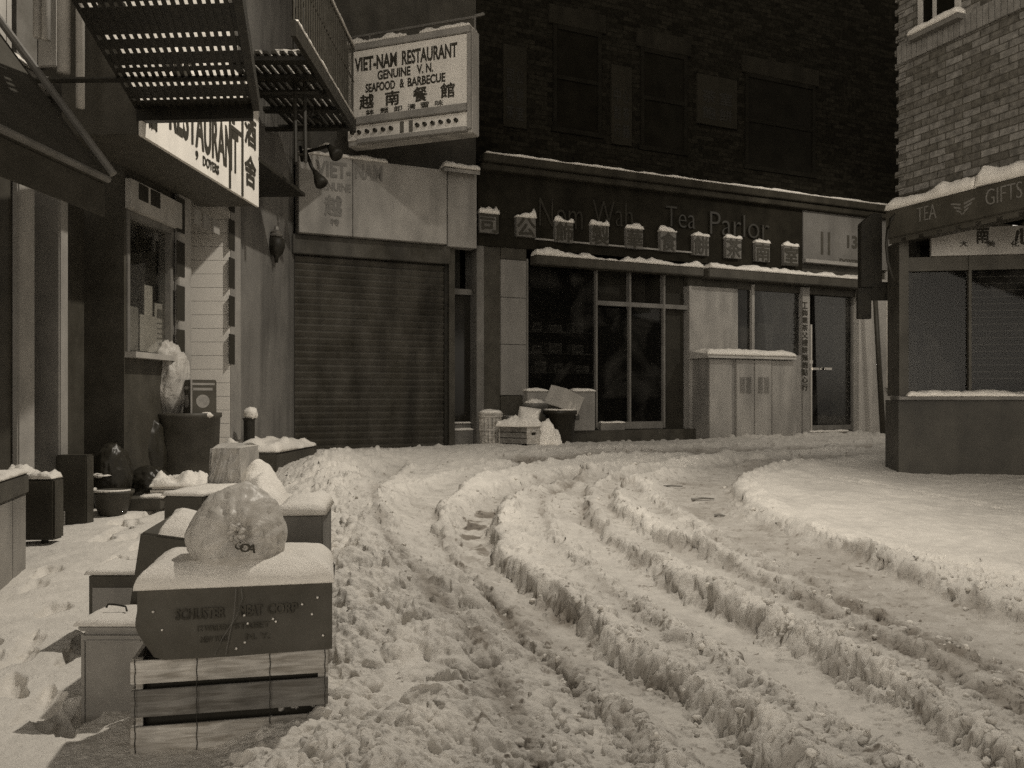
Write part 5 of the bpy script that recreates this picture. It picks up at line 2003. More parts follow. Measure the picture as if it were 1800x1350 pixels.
# metal bucket
c = stand(899, 12.85)
bk = root('metal_bucket', 'dented metal bucket between the bushel basket and the snowy carton', 'bucket', c)
build('body', MB().lathe(c + Vector((0, 0, 0.12)), [(0.10, 0), (0.125, 0.30), (0.132, 0.31), (0.132, 0.33), (0.118, 0.33), (0.095, 0.05), (0.0, 0.04)], 24), METAL, bk, smooth=True)
build('stand', MB().lathe(c, [(0.12, 0), (0.12, 0.12), (0, 0.12)], 20), DARKM, bk)
mb = MB().tube([c + Vector((0.13 * math.cos(a_), -0.02, 0.44 + 0.10 * math.sin(a_) - 0.12)) for a_ in [math.pi * t / 10 for t in range(11)]], 0.005, 5)
build('handle', mb, BLACK, bk)

# open carton with a snow slope
c = stand(928, 12.75) + Vector((0, 0, 0.10))
ob_ = root('open_carton', 'open cardboard carton leaning back with its face buried in snow, behind the small crate', 'box', c)
b, t = wbox(c, 0.34, 0.32, 0.38, R(-20), (R(-18), R(8)))
build('carton', MB().hexa(b, t), CARD, ob_, bevel=0.006)
mb = MB()
vs, fsx = [], []
for j in range(17):
    for i in range(17):
        u, w = i / 16, j / 16
        lo = b[0].lerp(b[1], u) + Vector((0, -0.14, -0.02))
        hi = t[0].lerp(t[1], u) + Vector((0, 0.06, 0.05))
        p = lo.lerp(hi, w)
        e = min(u, 1 - u, w, 1 - w) * 5
        e = math.sqrt(min(1, e))
        vs.append(p + Vector((0, -0.075, 0.03)) * e * (1 + 0.3 * mnoise.noise(p * 8)) + Vector((0, 0.05, 0)) * (1 - e))
for j in range(16):
    for i in range(16):
        a_ = j * 17 + i
        fsx.append((a_, a_ + 1, a_ + 18, a_ + 17))
mb.add(vs, fsx)
build('snow_cap', mb, M_SNOW, ob_, smooth=True)

# black bin with a tilted box on it
c = stand(985, 12.95)
bn = root('black_bin', 'black plastic rubbish bin with a rolled rim holding a tilted carton by the shop window', 'bin', c)
build('body', MB().lathe(c, [(0.175, 0), (0.19, 0.02), (0.225, 0.44), (0.25, 0.45), (0.255, 0.50), (0.24, 0.51), (0.225, 0.50), (0.18, 0.05), (0, 0.04)], 28), mat('black_plastic', 0.025, 0.45, 0.2, 6), bn, smooth=True)
mb = MB()
for sgn in (-1, 1):
    mb.box(WORLD, c.x + sgn * 0.25 - 0.03, c.x + sgn * 0.25 + 0.03, -c.y - 0.05, -c.y + 0.05, c.z + 0.36, c.z + 0.45)
build('handle', mb, mat('black_plastic', 0.025), bn, bevel=0.008)
mb = MB().lathe(c + Vector((0, 0, 0.50)), [(0.245, 0.005), (0.252, 0.025), (0.225, 0.03), (0.215, 0.005)], 28)
build('snow_rim', mb, M_SNOW, bn, smooth=True)
cb = c + Vector((0.0, -0.05, 0.50))
tb_ = root('tilted_carton', 'pale cardboard carton tipped on its corner on top of the black bin', 'box', cb)
b, t = wbox(cb + Vector((0.0, 0, 0.02)), 0.40, 0.34, 0.29, R(38), (R(10), R(20)))
build('carton', MB().hexa(b, t), mat('clean_cardboard', 0.42, 0.75, 0.12, 6, grime=0.15), tb_, bevel=0.006)
mid = [p.lerp(q, 0.5) for p, q in zip(b, t)]
mb = MB()
nrm = ((b[1] - b[0]).cross(t[0] - b[0])).normalized()
for (u0, u1_, v0, v1) in [(0.40, 0.52, 0.1, 0.5), (0.68, 0.74, 0.25, 0.5)]:
    f_ = lambda u, v: b[0].lerp(b[1], u).lerp(t[0].lerp(t[1], u), v)
    q = [f_(u0, v0), f_(u1_, v0), f_(u1_, v1), f_(u0, v1)]
    mb.hexa([p + nrm * 0.001 for p in q], [p + nrm * 0.003 for p in q])
build('paper_tape', mb, PAPER, tb_)
# crumpled basket behind
c = stand(942, 13.35) + Vector((0, 0, 0.0))
cbk = root('waste_basket', 'round waste basket of snowy rubbish behind the carton and left of the black bin', 'basket', c)
build('body', MB().lathe(c, [(0.15, 0), (0.17, 0.58), (0.19, 0.60), (0.19, 0.65), (0.16, 0.65), (0.15, 0.5), (0, 0.5)], 20), MID, cbk, smooth=True)
build('snow_cap', MB().blob(c + Vector((-0.02, 0, 0.64)), (0.15, 0.14, 0.07), 3, 0.5, 9, 9), M_SNOW, cbk, smooth=True)

# small crate in front, snow on it
c = stand(913, 12.3)
sc_ = root('fruit_crate', 'small wooden crate with hand holes and a snow covered lid in front of the rubbish', 'crate', c)
rz = R(-36)
of = OFrame(c, rz)
mb = MB()
L, D, Hh = 0.46, 0.30, 0.24
for k in range(3):
    z0_, z1_ = c.z + 0.005 + k * 0.08, c.z + 0.075 + k * 0.08
    mb.box(of, -L / 2, L / 2, D / 2 - 0.012, D / 2, z0_, z1_)
    mb.box(of, -L / 2, L / 2, -D / 2, -D / 2 + 0.012, z0_, z1_)
build('slats', mb, WOOD2, sc_, bevel=0.002)
for sgn in (-1, 1):
    mb = MB()
    s_ = sgn * (L / 2 + 0.009)
    mb.box(of, s_ - 0.008, s_ + 0.008, -D / 2, D / 2, c.z, c.z + 0.12)
    mb.box(of, s_ - 0.008, s_ + 0.008, -D / 2, -0.06, c.z + 0.12, c.z + 0.16)
    mb.box(of, s_ - 0.008, s_ + 0.008, 0.06, D / 2, c.z + 0.12, c.z + 0.16)
    mb.box(of, s_ - 0.008, s_ + 0.008, -D / 2, D / 2, c.z + 0.16, c.z + 0.25)
    build('end_panel', mb, WOOD, sc_)
mb = MB().box(of, -L / 2 + 0.001, L / 2 - 0.001, -D / 2 + 0.013, D / 2 - 0.013, c.z + 0.01, c.z + 0.23)
build('filling', mb, INTERIOR, sc_)
mb = MB().snow(of, -L / 2 - 0.03, L / 2 + 0.02, -D / 2 - 0.02, D / 2 + 0.03, c.z + 0.235, 0.13, seed=91, amp=0.5, fq=6, nx=40, ny=30)
build('snow_cap', mb, M_SNOW, sc_, smooth=True)
# heap of shovelled snow beside it
x, y = (960 - 900) / F * 12.5, 12.5
mb = MB().blob((x, y, gz(x, y) - 0.02), (0.19, 0.17, 0.34), 4, 0.3, 5, 12)
mb.blob((x - 0.12, y - 0.12, gz(x, y) - 0.02), (0.14, 0.12, 0.16), 3, 0.3, 5, 14)
hp_ = build('snow_heap', mb, M_SNOW, smooth=True)
tag(hp_, 'pointed heap of white snow between the small crate and the black bin', 'snow heap')

# ------------------------------------------------------------------ left pavement clutter
def at_wall(px, Y):
    x = (px - 900) / F * Y
    return Vector((x, Y, gz(x, Y)))


# large dark bin with a patterned carton and a clear bag
c = at_wall(330, 8.35)
gb = root('pavement_bin', 'wide dark dented bin carrying a patterned carton and clear rubbish bags by the tiled entrance', 'bin', c)
build('body', MB().lathe(c, [(0.25, 0), (0.27, 0.03), (0.295, 0.66), (0.31, 0.67), (0.31, 0.71), (0.29, 0.71), (0.27, 0.62), (0, 0.62)], 32), mat('old_bin_paint', 0.07, 0.55, 0.35, 5, bump=0.3, bscale=14, grime=0.3), gb, smooth=True)
ct = c + Vector((0.13, -0.05, 0.66))
pc_ = root('patterned_carton', 'dark carton with a pale round mark on each side standing on the dark bin', 'box', ct)
of = OFrame(ct, R(38))
w_, hh = 0.24, 0.36
mb = MB().box(of, -w_ / 2, w_ / 2, -w_ / 2, w_ / 2, ct.z, ct.z + hh)
build('carton', mb, mat('dark_carton', 0.07, 0.7, 0.2, 6), pc_, bevel=0.008)
mk = mat('carton_print', 0.26, 0.7, 0.2, 10)
mb = MB()
mb.lathe(of.pt(-0.01, w_ / 2, ct.z + 0.16), [(0.0, 0.002), (0.062, 0.002), (0.062, 0.0)], 24, axis=of.n)
mb.lathe(of.pt(-w_ / 2, 0.0, ct.z + 0.16), [(0.0, 0.002), (0.062, 0.002), (0.062, 0.0)], 24, axis=-of.e)
mb.box(of, -0.10, 0.08, w_ / 2, w_ / 2 + 0.002, ct.z + 0.26, ct.z + 0.285)
mb.box(of, -0.11, 0.10, w_ / 2, w_ / 2 + 0.002, ct.z + 0.31, ct.z + 0.33)
mb.box(of, -w_ / 2 - 0.002, -w_ / 2, -0.08, 0.06, ct.z + 0.27, ct.z + 0.30)
mb.box(of, -w_ / 2 - 0.003, -w_ / 2 + 0.012, w_ / 2 - 0.012, w_ / 2 + 0.003, ct.z + 0.02, ct.z + hh)
build('printed_mark', mb, mk, pc_)
build('snow_cap', MB().blob(of.pt(0.02, w_ / 2 + 0.02, ct.z + 0.03), (0.06, 0.04, 0.03), 2, 0.3, 6, 3), M_SNOW, pc_, smooth=True)


def bag(c, r, seed, h_scale=1.0, neck=None, amp=0.10):
    bm = bmesh.new()
    bmesh.ops.create_icosphere(bm, subdivisions=5, radius=1.0)
    vs = []
    for v in bm.verts:
        p = v.co.copy()
        th_ = math.atan2(p.y, p.x)
        k = 1 + amp * mnoise.fractal(p * 1.6 + Vector((seed, 0, seed)), 1.0, 2.0, 3)
        w_ = Vector((mnoise.noise(p * 1.7), mnoise.noise(p * 1.7 + Vector((5, 1, 2))), mnoise.noise(p * 1.7 + Vector((2, 7, 3)))))
        q_ = p + w_ * 0.5
        k += 0.09 * (0.35 - abs(mnoise.noise(Vector((q_.x * 2.9, q_.y * 2.6, q_.z * 1.1 + seed)))))
        k += 0.085 * (0.3 - abs(mnoise.noise(q_ * 4.6 + Vector((seed, 3, 1)))))
        k += 0.038 * (0.3 - abs(mnoise.noise(q_ * 10.0 + Vector((seed, 8, 1)))))
        q = Vector((p.x * r[0] * k, p.y * r[1] * k, p.z * r[2] * k))
        if q.z < -r[2] * 0.78:
            q.z = -r[2] * 0.78 + (q.z + r[2] * 0.78) * 0.2
        if neck and p.z > 0.82:
            f = (p.z - 0.82) / 0.18
            q.x *= 1 - 0.65 * f
            q.y *= 1 - 0.65 * f
            q.z += neck * f * f
        vs.append(Vector(c) + q)
    fs = [tuple(v.index for v in f.verts) for f in bm.faces]
    bm.free()
    m = MB()
    m.add(vs, fs)
    return m


cg = c + Vector((-0.17, -0.03, 0.94))
b1 = root('clear_rubbish_bag', 'tall clear plastic bag of dark waste standing on the bin left of the patterned carton', 'bag', cg)
build('plastic', bag(cg + Vector((0, 0, 0.02)), (0.19, 0.16, 0.40), 3.1, amp=0.2), M_PLASTIC, b1, smooth=True)
mb = MB().blob(cg + Vector((0, 0, -0.12)), (0.14, 0.12, 0.13), 3, 0.3, 5, 2)
mb.blob(cg + Vector((0.02, 0, 0.14)), (0.11, 0.10, 0.09), 3, 0.3, 5, 4)
build('contents', mb, DARKM, b1, smooth=True)

# dark sacks beside the wall
for (px, Y, r, lab, cap) in [(245, 8.1, (0.26, 0.22, 0.46), 'large black rubbish sack with a flat cap of snow left of the dark bin', True),
                             (196, 7.3, (0.16, 0.15, 0.30), 'low black sack with a thin line of snow across it near the wall', True),
                             (262, 7.6, (0.20, 0.16, 0.17), 'small black sack lying on the snow in front of the larger sack', False)]:
    c = at_wall(px, Y)
    o = root('rubbish_sack', lab, 'bag', c, 'black rubbish sacks on the left pavement')
    build('sack', bag(c + Vector((0, 0, r[2] * 0.72)), r, px * 0.13, neck=None), mat('black_sack', 0.03, 0.35, 0.3, 5, bump=0.3, bscale=12), o, smooth=True)
    if cap:
        k = 0.13 if r[2] > 0.4 else 0.10
        build('snow_cap', MB().blob(c + Vector((-0.02, -0.05, r[2] * (1.62 if r[2] > .4 else 0.9))), (k, 0.09 if r[2] > .4 else 0.16, 0.045 if r[2] > .4 else 0.02), 3, 0.5, 6, px), M_SNOW, o, smooth=True)
# dark tub with snow on the rim
c = at_wall(198, 6.9)
tb2 = root('low_tub', 'low dark tub with a crescent of snow on its rim beside the wall', 'tub', c)
build('body', MB().lathe(c, [(0.10, 0), (0.15, 0.16), (0.16, 0.165), (0.16, 0.19), (0.14, 0.19), (0.11, 0.05), (0, 0.05)], 24), mat('old_bin_paint', 0.07), tb2, smooth=True)
mb = MB()
pts = [c + Vector((0.15 * math.cos(R(a_)), 0.15 * math.sin(R(a_)), 0.192)) for a_ in range(170, 351, 12)]
mb.tube(pts, 0.016, 8, 0.008)
build('snow_cap', mb, M_SNOW, tb2, smooth=True)

# newspaper bundle and flat box with snow
c = at_wall(318, 7.3)
nb = root('newspaper_bundle', 'flattened stack of newspapers under ragged snow in front of the dark bin', 'newspapers', c)
mb = MB()
for k in range(7):
    of = OFrame(c + Vector((0.01 * math.sin(k * 2.2), 0.01 * math.cos(k * 3), 0)), R(8 + 3 * math.sin(k * 1.7)))
    mb.box(of, -0.20, 0.20 + 0.01 * (k % 3), -0.14, 0.14, c.z + 0.024 * k, c.z + 0.024 * k + 0.02)
build('papers', mb, PAPER, nb, bevel=0.003)
mb = MB().snow(OFrame(c, R(8)), -0.20, 0.21, -0.14, 0.15, c.z + 0.165, 0.08, seed=33, amp=0.8, fq=8, nx=40, ny=30)
build('snow_cap', mb, M_SNOW, nb, smooth=True)
c = at_wall(258, 7.15)
fb = root('flat_carton', 'flat dark carton with a strip of snow on its edge next to the newspaper stack', 'box', c)
build('carton', MB().box(OFrame(c, R(4)), -0.15, 0.15, -0.14, 0.14, c.z, c.z + 0.09), CARD, fb, bevel=0.006)
build('snow_cap', MB().snow(OFrame(c, R(4)), -0.02, 0.15, -0.10, 0.10, c.z + 0.091, 0.03, seed=4), M_SNOW, fb, smooth=True)

# cabinets at the left edge
lc = root('pale_cabinet', 'pale sheet metal cabinet with a vertical seam at the left edge of the pavement', 'cabinet', Vector((-2.8, 4.6, 0.1)))
LCF = Frame((-2.653, 4.57), (-0.277, 0.961), (0.961, 0.277))
zt = 0.60
mb = MB().box(LCF, -0.6, 0.245, -0.5, 0.0, -0.05, zt)
mb.box(LCF, 0.251, 0.54, -0.5, -0.002, -0.05, zt)
build('panel', mb, METAL, lc, bevel=0.006)
mb = MB().box(LCF, -0.6, 0.55, -0.52, 0.012, zt + 0.001, zt + 0.12)
tp = build('top_board', mb, CARD, lc, bevel=0.01)
build('snow_cap', MB().snow(LCF, -0.55, 0.54, -0.5, 0.0, zt + 0.121, 0.03, seed=51, nx=60, amp=0.9), M_SNOW, tp, smooth=True)
Y_ = 5.7
xa, xb = (46 - 900) / F * Y_, (95 - 900) / F * Y_
dc = root('dark_cabinet', 'dark metal box on short feet with torn snow on top behind the pale cabinet', 'cabinet', Vector(((xa + xb) / 2, Y_ + 0.1, 0.15)))
zt, zb = P(0, 842, Y_).z, P(0, 958, Y_).z
mb = MB().box(WORLD, xa - 0.15, xb, -Y_ - 0.13, -Y_, zb + 0.03, zt)
build('body', mb, mat('dark_cabinet_paint', 0.055, 0.5, 0.3, 4, grime=0.3), dc, bevel=0.012)
mb = MB()
for xx in (xa - 0.08, xb - 0.09):
    mb.lathe((xx, Y_ + 0.06, zb - 0.06), [(0.03, 0), (0.022, 0.05), (0.022, 0.09)], 10)
build('foot', mb, BLACK, dc)
build('snow_cap', MB().snow(WORLD, xa - 0.15, xb - 0.02, -Y_ - 0.12, -Y_ + 0.01, zt + 0.001, 0.07, seed=57, nx=40, amp=1.0, fq=9), M_SNOW, dc, smooth=True)
Y_ = 6.45
xa, xb = (121 - 900) / F * Y_, (152 - 900) / F * Y_
hc = root('tall_cabinet', 'tall black cabinet with a hanging chain at its corner beside the pale pilaster', 'cabinet', Vector(((xa + xb) / 2, Y_ + 0.2, 0.15)))
zt, zb = P(0, 800, Y_).z, P(0, 935, Y_).z
build('body', MB().box(WORLD, xa - 0.1, xb, -Y_ - 0.12, -Y_, zb - 0.05, zt), mat('dark_cabinet_paint', 0.055), hc, bevel=0.01)
mb = MB()
for k in range(9):
    p = Vector((xa - 0.02, Y_ - 0.03, P(0, 900, Y_).z - 0.019 * k))
    mb.lathe(p, [(0.0, -0.011), (0.008, -0.006), (0.008, 0.006), (0.0, 0.011)], 6)
build('chain', mb, METAL, hc)

# ------------------------------------------------------------------ heap of crates and boxes in the foreground
_A = Vector((P(240, 0, 2.64).x, 2.64, 0))
_ca, _sa = math.cos(R(12)), math.sin(R(12))


def crate_turn(p):
    x, y = (p.x - _A.x) * 0.983, p.y - _A.y
    return Vector((_A.x + x * _ca - y * _sa, _A.y + x * _sa + y * _ca, p.z))


# wooden crate
XF = crate_turn
YC = 2.66
xa, xb = P(232, 0, YC).x, P(578, 0, YC).x
zb, zt = 0.03, P(0, 1158, YC).z
cr = root('wooden_crate', 'slatted wooden crate wired at three places carrying a snow topped carton in the foreground', 'crate', Vector(((xa + xb) / 2, YC + 0.18, zb)))
dp_ = 0.36
mb = MB()
slz = [(zb, zb + 0.105, 0.0), (P(0, 1262, YC).z, P(0, 1208, YC).z, -0.006), (P(0, 1205, YC).z + 0.004, zt, 0.0)]
rows_px = [(1345, 1277), (1263, 1213), (1203, 1160)]
for (yb_, yt_) in rows_px:
    z0_, z1_ = P(0, yb_, YC).z, P(0, yt_, YC).z
    z0_ = max(z0_, zb)
    off_ = 0.006 if yt_ == 1213 else 0.0
    b4 = [Vector((xa, YC + off_, z0_)), Vector((xb, YC + off_, z0_)), Vector((xb, YC + 0.012 + off_, z0_)), Vector((xa, YC + 0.012 + off_, z0_))]
    t4 = [Vector((xa, YC + off_, z1_ - 0.004)), Vector((xb, YC + off_, z1_)), Vector((xb, YC + 0.012 + off_, z1_)), Vector((xa, YC + 0.012 + off_, z1_ - 0.004))]
    mb = MB().hexa(b4, t4)
    build('slat', mb, WOOD2 if yt_ == 1213 else WOOD, cr, bevel=0.002)
    mb = MB().hexa([p + Vector((0, dp_, 0)) for p in b4], [p + Vector((0, dp_, 0)) for p in t4])
    for xx in (xa, xb - 0.012):
        mb.box(WORLD, xx, xx + 0.012, -(YC + dp_ - 0.02), -(YC + 0.026), z0_, z1_ - 0.004)
    build('slat', mb, WOOD, cr)
mb = MB()
for xx in (xa + 0.012, xb - 0.032, ):
    for yy in (YC + 0.02, YC + dp_ - 0.022):
        mb.box(WORLD, xx, xx + 0.02, -(yy + 0.02), -yy, zb - 0.02, zt - 0.006)
build('corner_post', mb, WOOD, cr)
mb = MB()
for px in (345, 473, 572, 240):
    x = P(px, 0, YC).x
    pts = []
    for k in range(26):
        z = zb + (zt - zb) * k / 25
        pts.append(Vector((x + 0.0012 * math.sin(k * 1.7 + px), YC - 0.003, z)))
    mb.tube(pts, 0.0014, 5)
build('wire', mb, BLACK, cr)
mb = MB().box(WORLD, xa + 0.034, xb - 0.034, -(YC + dp_ - 0.03), -(YC + 0.05), zb, zt - 0.03)
build('filling', mb, INTERIOR, cr)
mb = MB()
for k in range(9):
    x = P(478 + 9.5 * k + 6 * math.sin(k * 2.3), 0, YC).x
    mb.blob((x, YC + 0.05, P(0, 1268 + 4 * math.sin(k * 1.7), YC).z), (0.006 + 0.008 * ((k * 7) % 5) / 5, 0.012, 0.004 + 0.005 * ((k * 3) % 4) / 4), 2, 0.9, 9, k)
build('packing_scrap', mb, PAPER, cr, smooth=True)

# carton with print, snow on top
YB = 2.64
xa2, xb2 = P(241, 0, YB).x, P(583, 0, YB).x
zb2_, zt2_ = zt + 0.002, P(0, 1038, YB).z
bx = root('printed_carton', 'dark printed carton under a thick rounded cap of snow on the wooden crate', 'box', Vector(((xa2 + xb2) / 2, YB + 0.2, zb2_)))
vs, fsx = [], []
nx, nz = 24, 10
D_ = 0.38


def side(fn, nx, nz, flip=False):
    k = len(vs)
    for j in range(nz + 1):
        for i in range(nx + 1):
            vs.append(fn(i / nx, j / nz))
    for j in range(nz):
        for i in range(nx):
            a_ = k + j * (nx + 1) + i
            q_ = (a_, a_ + 1, a_ + nx + 2, a_ + nx + 1)
            fsx.append(q_[::-1] if flip else q_)


def fr_(u, w):
    x = xa2 + (xb2 - xa2) * u
    z = zb2_ + (zt2_ - zb2_) * w
    # lower left corner is crushed, bottom edge sags
    cr_ = max(0, 0.13 - u) / 0.13 * max(0, 0.45 - w) / 0.45
    x += 0.045 * cr_
    x -= 0.006 * (1 - u) * (w < 0.7) * math.sin(w * 4)
    y = YB + 0.02 * cr_ + 0.007 * mnoise.noise(Vector((u * 3, w * 2.3, 1))) - 0.006 * math.sin(math.pi * u) * math.sin(math.pi * w)
    z -= 0.010 * (1 - w) * math.sin(u * 3.0) * (1 - u)
    return Vector((x, y, z))


side(fr_, nx, nz)
side(lambda u, w: fr_(0, w) + Vector((0, D_ * (1 - u), 0)), 8, nz)
side(lambda u, w: fr_(1, w) + Vector((0, D_ * u, 0)), 8, nz)
side(lambda u, w: fr_(1 - u, w) + Vector((0, D_, 0)), nx, nz)
side(lambda u, w: fr_(u, 1) + Vector((0, D_ * w, 0)), nx, 8)
mb = MB()
mb.add(vs, fsx)
build('carton', mb, CARD, bx)
mb = MB()
cf = Frame((0, YB - 0.0075), (1, 0), (0, -1))
pm = mat('carton_ink', 0.052, 0.85, 0.45, 30)


for (t, x0, y0, x1, y1) in [('SCHUSTER', 306, 1073, 392, 1093), ('MEAT', 418, 1072, 457, 1092), ('CORP', 466, 1071, 520, 1090), ('12 WARREN', 344, 1104, 398, 1115),
                            ('STREET', 408, 1103, 470, 1114), ('NEW YORK', 350, 1124, 398, 1135), ('N. Y.', 428, 1123, 470, 1134)]:
    mb = letters(MB(), t, cf, P(x0, 0, YB).x, P(x1, 0, YB).x, P(0, y1, YB).z, P(0, y0, YB).z, 0.0, th=0.0012, bold=0.03)
    build('lettering', mb, pm, bx)
mb = MB()
pts = [P(418, 1042, YB - 0.012), P(420, 1060, YB - 0.013), P(408, 1095, YB - 0.014), P(385, 1130, YB - 0.013), P(371, 1160, YB - 0.012)]
mb.tube(pts, 0.0011, 5)
pts = [P(409, 1042, YB - 0.012), P(405, 1090, YB - 0.014), P(396, 1130, YB - 0.014), P(391, 1160, YB - 0.012)]
mb.tube(pts, 0.0011, 5)
build('string', mb, CARDL, bx)
of = Frame(((xa2 + xb2) / 2, YB + D_ / 2), (1, 0), (0, -1))
hw = (xb2 - xa2) / 2
mb = MB().snow(of, -hw - 0.004, hw, -D_ / 2 - 0.02, D_ / 2 + 0.004, zt2_ + 0.0005, 0.075, over=0.006, seed=101, nx=80, ny=60, amp=0.18, fq=3.5)
build('snow_cap', mb, M_SNOW, bx, smooth=True)
# snow specks clinging to cardboard and wood
mb = MB()
for (px, py) in [(282, 1110), (424, 1091), (430, 1106), (475, 1100), (480, 1105), (425, 1140), (555, 1065), (527, 1076), (410, 1150), (565, 1135), (267, 1077), (545, 1095)]:
    mb.blob(P(px, py, YB - 0.008), (0.0042, 0.003, 0.0042), 1, 0.3, 9, px)
build('snow_fleck', mb, M_SNOW, bx, smooth=True)

XF = None
q0_, q1_, q2_, q3_ = P(571, 992, 3.05), P(586, 1022, 3.05), P(588, 994, 3.05), P(581, 983, 3.05)
n_ = Vector((0.0, 0.012, 0.0))
mb = MB()
mb.hexa([q0_, q1_, q1_ + n_, q0_ + n_], [q3_, q2_, q2_ + n_, q3_ + n_])
build('flap', mb, CARD, bx)

# clear carrier bag on the snow cap
cb = P(416, 941, 2.86)
gb2 = root('clear_carrier_bag', 'round clear plastic carrier bag of waste with black letters, sitting on the snow capped carton', 'bag', cb + Vector((0, 0, -0.12)))
rb_ = (0.150, 0.140, 0.160)
bmx = bag(cb, rb_, 5.5, amp=0.07, neck=None)
for i_, p_ in enumerate(bmx.v):                     # slump: the top leans back to the right, the waist spreads
    q_ = p_ - cb
    h_ = max(0.0, q_.z / rb_[2])
    q_.x = q_.x * (1 - 0.07 * h_ * h_) + 0.010 * h_ * h_
    q_.y = q_.y * (1 - 0.05 * h_) + 0.01 * h_
    q_.z += 0.020 * mnoise.noise(Vector((q_.x * 11, q_.y * 9, 3.3))) * h_
    bmx.v[i_] = cb + q_
tuck = Vector((0.045, -0.14, 0.02))
vv = []
for p in bmx.v:
    q = p - cb
    if q.y < 0.02:
        dx, dz = q.x - tuck.x, q.z - tuck.z
        rr = math.hypot(dx, dz)
        an = math.atan2(dz, dx)
        pull = math.exp(-(rr / 0.045) ** 2)
        q = q + Vector((0, 0.035 * pull, 0))
        q.y += 0.016 * math.sin(an * 9 + 1.3 * math.sin(an * 3)) * math.exp(-(rr / 0.09) ** 2) * min(1, rr / 0.02)
    vv.append(cb + q)
bmx.v = vv
bo = build('plastic', bmx, M_PLASTIC, gb2, smooth=True)
knot = cb + Vector((0.045, -0.135, 0.03))
mb = MB()
for k in range(7):
    an = k * 0.9
    mb.tube([knot + Vector((0, 0.02, 0)), knot + Vector((0.012 * math.cos(an), -0.012, 0.014 * math.sin(an))), knot + Vector((0.026 * math.cos(an + 0.4), -0.016 - 0.004 * (k % 3), 0.030 * math.sin(an + 0.4)))], 0.005, 6, 0.009)
build('knot', mb, M_PLASTIC, gb2, smooth=True)
mb = MB()
mb.blob(cb + Vector((-0.045, -0.045, -0.094)), (0.062, 0.065, 0.028), 4, 0.35, 7, 1)
mb.blob(cb + Vector((0.045, -0.050, -0.098)), (0.055, 0.060, 0.022), 4, 0.4, 7, 5)
mb.blob(cb + Vector((0.01, 0.04, -0.06)), (0.085, 0.065, 0.05), 3, 0.3, 6, 8)
build('contents', mb, mat('dark_waste', 0.022, 0.6, 0.6, 14), gb2, smooth=True)
# printed letters follow the curve of the bag
vs, fsx = [], []
k0 = 0
for ch, px, py, hh_, rot in [('I', 414, 946, 13, -0.5), ('G', 421, 959, 14, -0.35), ('O', 431, 963, 16, 0.2), ('A', 441, 965, 15, 0.35)]:
    gv, gf = glyphs(ch, 0.03, 1.0)
    x0 = min(v.x for v in gv)
    x1 = max(v.x for v in gv)
    y0 = min(v.y for v in gv)
    y1 = max(v.y for v in gv)
    sc = hh_ / F * 2.72 / (y1 - y0)
    ctr = P(px, py, 2.72)
    base_i = len(vs)
    for v in gv:
        lx, lz = (v.x - (x0 + x1) / 2) * sc, (v.y - (y0 + y1) / 2) * sc
        rx = lx * math.cos(rot) + lz * math.sin(rot)
        rz_ = -lx * math.sin(rot) + lz * math.cos(rot)
        wx, wz = ctr.x + rx - cb.x, ctr.z + rz_ - cb.z
        t_ = 1 - (wx / rb_[0]) ** 2 - (wz / rb_[2]) ** 2
        yy = cb.y - rb_[1] * math.sqrt(max(t_, 0.01)) * 1.05 - 0.012 + v.z * 0.001
        vs.append(Vector((cb.x + wx, yy, cb.z + wz)))
    fsx += [tuple(i + base_i for i in f) for f in gf]
mb = MB()
mb.add(vs, fsx)
build('lettering', mb, INK, gb2)

# square tin with a lid at the left
YT = 3.0
xa, xb = P(139, 0, YT).x, P(139, 0, YT).x + 0.235
zb, zt = gz(xa, YT) - 0.03, P(0, 1110, YT).z
tn = root('square_tin', 'tall square metal tin with a wire handle, left of the crate', 'tin', Vector(((xa + xb) / 2, YT + 0.11, zb)))
mb = MB().box(WORLD, xa, xb, -YT - 0.22, -YT, zb, zt)
build('body', mb, METAL, tn, bevel=0.014)
mb = MB()
for (a, b_, c_, d_) in [(xa + 0.012, xa + 0.022, zb + 0.03, zt - 0.03), (xb - 0.022, xb - 0.012, zb + 0.03, zt - 0.03), (xa + 0.023, xb - 0.023, zt - 0.036, zt - 0.028), (xa + 0.023, xb - 0.023, zb + 0.03, zb + 0.038)]:
    mb.box(WORLD, a, b_, -YT + 0.0005, -YT + 0.005, c_, d_)
build('pressed_rib', mb, METAL, tn, bevel=0.002)
mb = MB().box(WORLD, xa - 0.004, xb + 0.004, -YT - 0.224, -YT + 0.004, zt + 0.0005, zt + 0.02)
ld = build('lid', mb, METAL, tn, bevel=0.006)
mb = MB().snow(WORLD, xa - 0.002, xb + 0.002, -YT - 0.22, -YT + 0.002, zt + 0.0205, 0.022, seed=111, amp=0.2, nx=30, ny=24)
build('snow_cap', mb, M_SNOW, ld, smooth=True)
mb = MB().tube([P(187, 1068, 3.1), P(190, 1062, 3.1), P(205, 1063, 3.1), P(221, 1066, 3.1), P(223, 1074, 3.08)], 0.0035, 6)
build('handle', mb, BLACK, tn)

